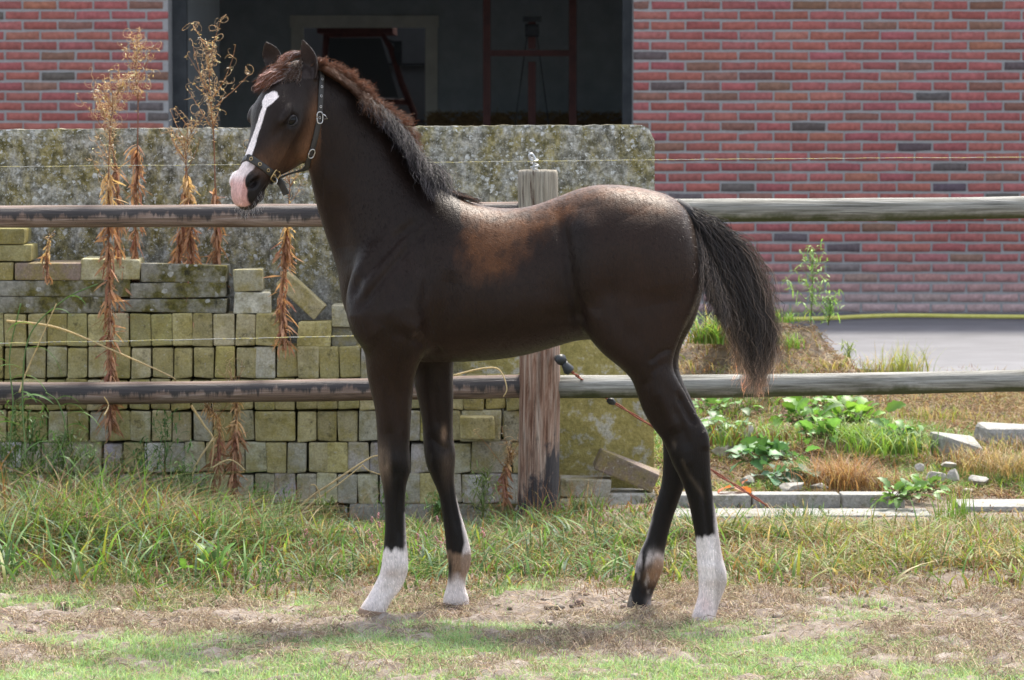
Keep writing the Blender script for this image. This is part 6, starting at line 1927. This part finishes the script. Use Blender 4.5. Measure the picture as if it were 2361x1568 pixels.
def straws():
    """long bent dead grass stems leaning over the pile, each on its own"""
    def st(pts, Y, r, lab, col=(.55, .44, .26)):
        mb = MB(); P = catmull([tuple(at(x, y, Y+dy)) for x, y, dy in pts], 6); n = len(P)
        mb.tube([Vector(p) for p in P], [r*(1-.5*i/(n-1)) for i in range(n)], 5, col); o = mb.build("dead_straw", M_DRY, None, True); tag(o, lab, "dead grass")
    st([(15, 740, 0), (130, 755, 0), (260, 808, 0), (390, 866, 0), (403, 880, .02)], 2.52, .0042, "long pale straw slanting down across the two upper paver rows")
    st([(640, 1230, -.1), (700, 1160, 0), (770, 1110, 0), (845, 1060, 0), (872, 1050, 0)], 2.45, .0052, "thick bundle of straw slanting up to the knee of the foal")
    st([(655, 1225, -.1), (712, 1166, 0), (778, 1118, 0), (836, 1072, 0)], 2.43, .0040, "second straw lying along the thick slanting bundle")
    st([(835, 1072, 0), (850, 1085, 0), (880, 1095, 0)], 2.43, .003, "short broken straw end beside the near knee")
    st([(730, 1185, -.05), (738, 1150, 0), (728, 1120, 0), (716, 1118, 0)], 2.42, .0036, "pale hooked straw below the slanting straw bundle")
    st([(440, 935, 0), (470, 980, 0), (492, 1015, 0), (486, 1080, 0)], 2.46, .0045, "pale bent straw hanging from the lower rail")
    st([(492, 1010, 0), (450, 1075, -.02), (440, 1130, -.02), (428, 1200, -.05)], 2.45, .0042, "bent pale stem falling left under the hanging straw")
    st([(486, 1080, 0), (530, 1060, 0), (566, 1085, 0)], 2.44, .0034, "curved pale stem arching right of the hanging straw")
    st([(1045, 866, 0), (1110, 850, 0), (1150, 852, 0), (1168, 893, -.03), (1160, 915, -.03)], 2.36, .0035, "bent straw lying over the lower rail near the post")
    st([(45, 905, -.03), (60, 860, 0), (95, 780, 0), (130, 700, 0)], 2.38, .0036, "dry stem rising over the lower rail at the far left")
    st([(300, 1165, -.05), (330, 1120, 0), (372, 1060, 0)], 2.44, .0034, "slim straw leaning right in front of the bottom pavers")
    st([(240, 958, -.05), (250, 935, -.02), (240, 915, -.03)], 2.38, .003, "short straw hooked over the lower rail on the left")
    # two green couch stems with seed heads rising on the far left
    g = np.random.default_rng(77)
    for i, (pts, lab) in enumerate((([(60, 1060, -.25), (52, 900, -.1), (70, 770, -.05), (150, 690, 0), (225, 655, .02)], "tall green grass stem arching over the lower rail at far left"),
                                    ([(20, 1040, -.2), (30, 930, -.1), (22, 820, 0), (48, 700, 0)], "upright green grass stem at the left edge of the picture"),
                                    ([(115, 1080, -.25), (150, 1000, -.15), (135, 930, -.1), (105, 905, -.1)], "nodding green grass stem under the lower rail at far left"))):
        root = thing("green_grass_plant", lab, "grass plant", tuple(at(pts[0][0], pts[0][1], 2.3)))
        P = catmull([tuple(at(x, y, 2.45+dy)) for x, y, dy in pts], 6); mb = MB(); mb.tube([Vector(p) for p in P], .0024, 5, (.12, .20, .06)); keep(mb.build("stem", M_LEAF, None, True), root)
        V, Q, C = [], [], []
        for k in range(7):
            p = P[int(len(P)*(.12+.10*k))]; ribbon_leaf(V, Q, C, p, (g.choice([-1, 1])*.7, -.2, .8), None, g.uniform(.09, .20), .010, (.10, .20, .055), g.uniform(1.5, 3), g, 8, g.normal(0, .6))
        leaf_obj("leaves", V, Q, C, M_LEAF, root)

def tuft(x_px, base_py, Y, n, h, label, cols, probs, seed, wd=(.003, .007), spread=.04, cat="grass tuft", lean=(.2, 1.2), name="grass_tuft", z=None):
    g = np.random.default_rng(seed); p = at(x_px, base_py, Y)
    root = thing(name, label, cat, tuple(p))
    x = p.x+g.normal(0, spread, n); y = p.y+g.normal(0, spread, n)
    o = blades("blades", x, y, g.uniform(.45, 1.15, n)*h, g.uniform(*wd, n), g.uniform(*lean, n), palette(g, n, cols, probs), M_BLADE, g, z=(np.full(n, p.z) if z is None else ground_z(x, y)), segs=5)
    keep(o, root); return root

def broad_weed(x_px, y_px, Y, n, L, label, seed, col=(.10, .21, .05), upright=.5, name="leafy_weed", cat="weed", wr=.42):
    """rosette of broad toothed leaves"""
    g = np.random.default_rng(seed); p = at(x_px, y_px, Y); root = thing(name, label, cat, tuple(p))
    V, Q, C = [], [], []; mb = MB()
    n = n*2; L = L*.78
    for i in range(n):
        az = g.uniform(0, 6.28); el = g.uniform(-.1, 1.5)*upright; d = np.array((math.cos(az), math.sin(az), el*1.6)); d /= np.linalg.norm(d)
        LL = L*g.uniform(.35, 1.15); st = LL*.55; q0 = np.array(p)+g.normal(0, .028, 3)*np.array((1.3, 1, 0)); q1 = q0+d*st
        mb.tube([Vector(q0), Vector((q0+q1)/2+np.array((0, 0, .004))), Vector(q1)], .0018, 4, (.14, .12, .06))
        c = np.array(col)*g.uniform(.45, 1.35); side = np.cross(d, (g.normal(0, .5), g.normal(0, .5), 1.)); side /= np.linalg.norm(side)+1e-6; b = len(V); segs = 7; pos = q1.copy(); dd = d.copy()
        for k in range(segs+1):
            s = k/segs; w_ = LL*wr*math.sin(math.pi*min(.08+s*.92, 1))**.6*(1+.16*(-1)**k)*.5
            nn = np.cross(side, dd); V += [pos-side*w_+nn*w_*.3, pos, pos+side*w_+nn*w_*.3]; C += [tuple(c), tuple(c*1.15), tuple(c)]
            if k < segs: a = b+k*3; Q += [(a, a+1, a+4, a+3), (a+1, a+2, a+5, a+4)]
            dd = dd+np.array((0, 0, -.14)); dd /= np.linalg.norm(dd); pos = pos+dd*LL*.75/segs
    keep(mb.build("leaf_stalks", M_LEAF, None, True), root); leaf_obj("leaves", V, Q, C, M_LEAF, root); return root

def tall_weed(x_px, y0, y1, Y, label, seed, nleaf=130, col=(.20, .34, .09)):
    nleaf = int(nleaf*1.6)
    g = np.random.default_rng(seed); b, t = at(x_px, y0, Y), at(x_px+6, y1, Y); H_ = (t-b).length
    root = thing("tall_weed", label, "weed", tuple(b)); mb = MB(); V, Q, C = [], [], []
    mb.tube([b, b.lerp(t, .5)+Vector((.004, 0, 0)), t], [.003, .0022, .001], 5, (.17, .22, .08))
    for i in range(22):
        s = .12+.86*i/22; p = np.array(b.lerp(t, s)); az = i*2.4; L = H_*.30*(1-s)**.6*g.uniform(.7, 1.1)+.02
        d = np.array((math.cos(az), math.sin(az)*.7, .9)); q = [p+d*L*j/4+np.array((0, 0, .01*j*j/16)) for j in range(5)]
        mb.tube([Vector(a) for a in q], [.0013, .0012, .001, .0008, .0005], 4, (.17, .24, .08))
        for j in range(int(nleaf/22)+2):
            a = q[g.integers(0, 5)]; ribbon_leaf(V, Q, C, a, g.normal(0, 1, 3)+np.array((0, 0, .4)), None, g.uniform(.018, .042)*(1.3-.6*s), g.uniform(.003, .007), tuple(np.array(col)*g.uniform(.7, 1.4)), .8, g, 4)
        V2 = q[-1]
    keep(mb.build("stem", M_LEAF, None, True), root); leaf_obj("leaves", V, Q, C, M_LEAF, root); return root

def stone(x_px, y_px, Y, w_, h_, label, seed, flat=.8, mat=None, name="stone"):
    g = np.random.default_rng(seed); bm = bmesh.new(); bmesh.ops.create_icosphere(bm, subdivisions=3, radius=1)
    pl = [(g.normal(0, 1, 3), g.uniform(.38, .72)) for _ in range(11)]
    for v in bm.verts:
        c = np.array(v.co)
        for n_, d in pl:
            n_ = n_/np.linalg.norm(n_); k = c@n_
            if k > d: c = c-n_*(k-d)*.9
        c *= 1+.04*math.sin(c[0]*9+seed)*math.cos(c[2]*8)
        v.co = Vector((c[0]*w_/2, c[1]*w_*.4, c[2]*h_/2))
    me = bpy.data.meshes.new(name); bm.to_mesh(me); bm.free(); me.materials.append(mat or M_STONE)
    me.polygons.foreach_set("use_smooth", np.zeros(len(me.polygons), bool))
    o = bpy.data.objects.new(name, me); COL.objects.link(o); p = at(x_px, y_px, Y); o.location = p; o.rotation_euler = (0, g.normal(0, .12), g.uniform(0, 3)*.2); tag(o, label, "stone"); return o

def build_bank():
    """kerbs, stones and weeds behind the fence, right of the foal"""
    def kerb(x0, x1, yt, yb, Y, d, lab, tone="sand", name="kerbstone"):
        rough = name == "concrete_block"
        o = paver(x0, yt, x1, yb, Y, d, 0, tone, lab, None, name, "kerb", .018 if rough else .006, M_KERB, .012 if rough else .001, False)
        if rough: o.rotation_euler = (.05, .03, .12)
        return o
    kerb(1556, 1731, 1141, 1176, 2.62, .12, "kerbstone behind the hind legs of the foal")
    kerb(1735, 1936, 1140, 1175, 2.62, .12, "middle kerbstone under the leafy weeds, crossed by the orange cord")
    kerb(1940, 2086, 1141, 1175, 2.63, .12, "shorter kerbstone right of the middle one, half under weeds")
    kerb(1550, 1900, 1190, 1202, 2.33, .24, "flat pale paving strip in front of the kerbstones", name="paving_strip")
    kerb(1904, 2150, 1188, 1200, 2.35, .22, "flat pale paving strip running on towards the right", name="paving_strip")
    kerb(2215, 2480, 1168, 1182, 2.50, .24, "whitish flat slab at the right edge beyond the grass", name="paving_slab")
    kerb(2170, 2262, 1018, 1064, 3.6, .22, "pale grey concrete block among dry grass, left of the longest one", name="concrete_block")
    kerb(2268, 2480, 990, 1034, 3.8, .26, "longest pale concrete block at the right edge of the picture", name="concrete_block")
    i = 0
    for x, y, Y, w_, h_, lab in ((1632, 998, 4.2, .10, .05, "flat whitish stone just behind the hock"), (1665, 1012, 4.0, .10, .08, "grey stone behind the hock beside the flat one"), (1668, 1036, 3.9, .13, .06, "brownish flat stone under the weeds by the hock"),
                               (1640, 968, 4.6, .12, .05, "flat pale stone on the earth above the hock"), (1722, 1000, 3.9, .06, .08, "small dark grey stone in the weeds"), (1725, 1108, 3.1, .075, .075, "rounded mossy stone behind the first kerbstone"),
                               (1828, 1123, 2.95, .13, .05, "flat cream stone behind the middle kerbstone"), (1890, 1124, 2.95, .085, .045, "small wedge shaped tan stone behind the middle kerbstone"), (1600, 1118, 2.95, .12, .06, "stone between the hind legs behind the kerb"),
                               (2158, 1102, 3.1, .095, .07, "rounded grey stone among the dead grass on the right"), (2196, 1096, 3.15, .07, .055, "smaller round stone beside the rounded grey one"), (2254, 1108, 3.1, .085, .05, "pale angular stone right of the round stones"),
                               (2186, 1070, 3.3, .06, .03, "small flat stone in front of the concrete block"), (2228, 1130, 2.9, .06, .03, "small low stone near the whitish slab"), (2120, 1078, 3.2, .05, .03, "tiny grey stone at the edge of the dead grass"),
                               (1790, 1048, 3.5, .10, .07, "grey stone half hidden under big leaves")):
        i += 1; stone(x, y, Y, w_, h_, lab, 100+i)
    tuft(1642, 788, 5.55, 260, .17, "bright green grass tuft on the earth mound behind the rump", [(.14, .26, .05), YG, (.34, .25, .10)], [4, 3, 2], 1, (.004, .009), .045, lean=(.3, 1.5))
    tuft(1822, 800, 5.5, 70, .09, "small green tuft on the right slope of the mound", [(.14, .26, .05), YG], [3, 2], 2, spread=.03)
    tuft(1800, 740, 6.0, 80, .08, "small green tuft on top of the mound behind the tail", [(.14, .26, .05), YG], [3, 2], 3, spread=.05)
    tuft(2080, 862, 8.0, 170, .17, "yellow green tuft at the edge of the concrete yard", [YG, (.30, .33, .10), STRAW], [3, 3, 2], 4, (.003, .006), .06, lean=(.1, .7))
    tuft(2020, 862, 8.0, 60, .10, "sparse yellow tuft left of the larger one by the yard", [YG, STRAW], [2, 3], 5, (.002, .005), .05, lean=(.1, .8))
    tuft(1935, 1118, 3.05, 900, .15, "large clump of dead brown grass behind the kerbstones", [(.34, .19, .09), STRAW, RUST], [5, 2, 3], 6, (.0015, .0035), .065, "dead grass clump", (.2, 1.7), "dead_grass_clump")
    tuft(2010, 1118, 3.1, 420, .10, "flattened dead grass right of the large brown clump", [(.36, .24, .12), STRAW, RUST], [4, 3, 2], 7, (.0015, .003), .09, "dead grass clump", (.6, 2.0), "dead_grass_clump")
    tuft(2320, 1085, 3.3, 700, .12, "dry brown clump below the long concrete block", [(.34, .22, .12), STRAW, (.16, .15, .05)], [4, 3, 2], 8, (.0015, .003), .09, "dead grass clump", (.3, 1.7), "dead_grass_clump")
    tuft(2050, 1040, 3.7, 420, .13, "fresh green grass right of the broad leaves", [(.15, .27, .05), YG, GREEN2], [4, 3, 2], 9, (.003, .007), .085, lean=(.3, 1.4))
    tuft(1700, 1020, 3.9, 200, .12, "green grass tuft among the stones behind the hock", [(.13, .24, .05), YG, RUST], [4, 2, 2], 10, (.003, .007), .07)
    tuft(2200, 1230, 2.2, 110, .17, "upright bright green grass tuft in front of the stones at right", [(.15, .28, .05), YG], [3, 2], 11, (.003, .006), .035, lean=(.05, .5))
    tuft(1830, 1215, 2.25, 260, .09, "bluish green grass tuft in front of the paving strip", [BLUEG, GREEN2], [3, 2], 12, (.002, .005), .06, lean=(.1, .9))
    tuft(1560, 850, 5.3, 120, .06, "low dry grass at the left foot of the mound", [STRAW, RUST, YG], [3, 3, 1], 13, (.002, .004), .08)
    tuft(1700, 800, 5.6, 120, .07, "straw coloured tuft on the front of the mound", [STRAW, RUST, YG], [4, 3, 1], 14, (.002, .004), .09, "dead grass clump", (.5, 2.0), "dead_grass_clump")
    tuft(1900, 845, 5.5, 200, .08, "dry tuft at the right foot of the mound", [STRAW, RUST, YG], [4, 3, 2], 15, (.002, .005), .10, "dead grass clump", (.4, 2.0), "dead_grass_clump")
    tuft(2150, 960, 4.6, 240, .07, "yellowish tuft above the concrete blocks", [STRAW, YG, RUST], [3, 3, 1], 16, (.002, .004), .10)
    tuft(2230, 1062, 3.45, 260, .08, "brown tuft in front of the left concrete block", [RUST, STRAW, YG], [3, 3, 1], 17, (.002, .004), .06)
    tuft(2340, 1030, 3.75, 300, .07, "dry tuft in front of the longest concrete block", [RUST, STRAW, YG], [3, 3, 1], 18, (.002, .004), .09)
    tuft(1990, 1010, 3.9, 340, .11, "bright green grass below the dock leaves", [(.17, .30, .06), YG, GREEN2], [4, 3, 2], 19, (.003, .007), .08, lean=(.3, 1.5))
    tuft(1760, 1010, 3.95, 260, .10, "green grass between the stones and the dark leafy weed", [(.15, .27, .06), YG, RUST], [4, 2, 2], 20, (.003, .006), .08, lean=(.3, 1.5))
    broad_weed(1890, 1010, 3.9, 20, .11, "green weed in the middle of the bright bank grass", 33, (.13, .27, .07), .8)
    broad_weed(1920, 940, 4.6, 18, .11, "green weed just below the lower rail on the bank", 34, (.14, .27, .06), .7)
    broad_weed(1655, 945, 4.6, 14, .09, "low green weed above the hock stones", 35, (.13, .25, .07), .6)
    broad_weed(2120, 1135, 2.75, 14, .08, "small green weed left of the whitish slab", 36, (.14, .26, .07), .8)
    broad_weed(1672, 985, 4.0, 16, .10, "broad leaved weed just behind the hock", 21, (.12, .22, .09), .5)
    broad_weed(1790, 1060, 3.5, 26, .13, "dark green leafy weed in the middle of the bank", 22, (.085, .19, .06), .6, wr=.5)
    broad_weed(1800, 1100, 3.1, 16, .10, "low blue green rosette above the middle kerbstone", 23, (.065, .16, .075), .3, wr=.7)
    broad_weed(1852, 975, 4.2, 22, .13, "upright green weed with wavy leaves on the bank", 24, (.13, .26, .05), .8)
    broad_weed(1960, 975, 4.3, 26, .13, "bright yellow green dock leaves high on the bank", 25, (.17, .31, .06), .75)
    broad_weed(2070, 1010, 3.8, 18, .10, "green nettle like weed left of the concrete blocks", 26, (.12, .25, .06), .6)
    broad_weed(1730, 1060, 3.4, 16, .09, "weed with shiny leaves beside the mossy stone", 27, (.09, .20, .08), .5, wr=.6)
    broad_weed(2080, 1150, 2.55, 18, .085, "leafy weed growing over the end of the shorter kerbstone", 28, (.13, .24, .07), .7)
    broad_weed(1740, 900, 5.0, 10, .08, "small weed at the foot of the earth mound", 29, (.12, .22, .06), .6)
    broad_weed(1690, 1128, 2.7, 3, .10, "orange dead leaf caught on the orange cord", 30, (.40, .13, .05), .4, "dead_leaf", "leaf", .6)
    broad_weed(490, 1330, .75, 9, .11, "bright green broad leaf plant standing in front of the verge", 31, (.12, .24, .05), 1.2, wr=.28)
    tall_weed(1868, 752, 572, 6.0, "tall bright green weed on the mound against the brick wall", 41, 150)
    tall_weed(1908, 750, 690, 6.0, "shorter side weed right of the tall green one", 42, 60)
    tall_weed(1950, 850, 800, 6.6, "thin weed with tiny yellow flowers by the mound", 43, 30, (.22, .28, .06))
    # small green weeds climbing at the foot of the paver pile
    tall_weed(375, 1180, 960, 2.40, "dark green branching weed in front of the left pavers", 44, 120, (.07, .15, .045))
    tall_weed(320, 1190, 1030, 2.38, "shorter dark green weed left of the branching one", 45, 90, (.07, .15, .045))
    tall_weed(70, 1160, 960, 2.35, "feathery green weed below the lower rail at the left", 46, 140, (.09, .18, .045))
    for i, (xx, b_, t_, l_) in enumerate(((660, 1235, 1150, "small reddish weed under the slanting straw bundle"), (160, 1200, 990, "reddish green weed rising beside the feathery weeds at left"), (420, 1220, 1075, "green weed just left of the bent pale dead plant"), (745, 1230, 1165, "low weed at the foot of the slanting straw bundle"), (1010, 1222, 1150, "low green weed just behind the far fore leg"), (10, 1190, 1010, "green weed at the very left edge below the rail"), (540, 1235, 1165, "low weed at the root of the dark brown withered plant"), (1330, 1225, 1165, "small weed between the post and the hind legs"))):
        tall_weed(xx, b_, t_, 2.30, l_, 60+i, 110, (.12, .17, .05) if i % 2 else (.09, .17, .045))
    tall_weed(30, 1180, 930, 2.36, "highest feathery weed at the left edge under the rail", 48, 150, (.10, .18, .05))
    tall_weed(200, 1190, 1040, 2.28, "low green weed between the feathery weeds and the branching one", 49, 110, (.09, .17, .045))
    tall_weed(260, 1200, 1060, 2.30, "reddish green weed in front of the bottom pavers on the left", 50, 110, (.15, .13, .06))
    tall_weed(455, 1215, 1110, 2.32, "small green weed at the foot of the pavers beside the withered plants", 51, 80, (.08, .16, .045))
    tall_weed(600, 1225, 1130, 2.32, "small green weed right of the dark brown withered plant", 52, 70, (.08, .16, .045))
    tall_weed(900, 1215, 1120, 2.30, "green weed between the two fore legs at the pile foot", 53, 70, (.10, .18, .05))
    tall_weed(1110, 1215, 1090, 2.32, "green and red weed between fore legs and post", 54, 90, (.12, .16, .05))
    tall_weed(130, 1170, 1010, 2.30, "feathery green weed beside the first one at the left", 47, 120, (.09, .18, .045))
# ------------------------------------------------------------------ build everything
build_ground()
build_barn()
build_concrete_wall()
build_pavers()
build_fence()
build_wires()
build_bank()
build_stalks()
straws()
foal, body, bvh, FP, Fn, Fq, hair_m, hit = build_foal()
build_hair(foal, bvh, FP, Fn, Fq, hair_m, hit)
build_halter(bvh, hit)
build_grass()
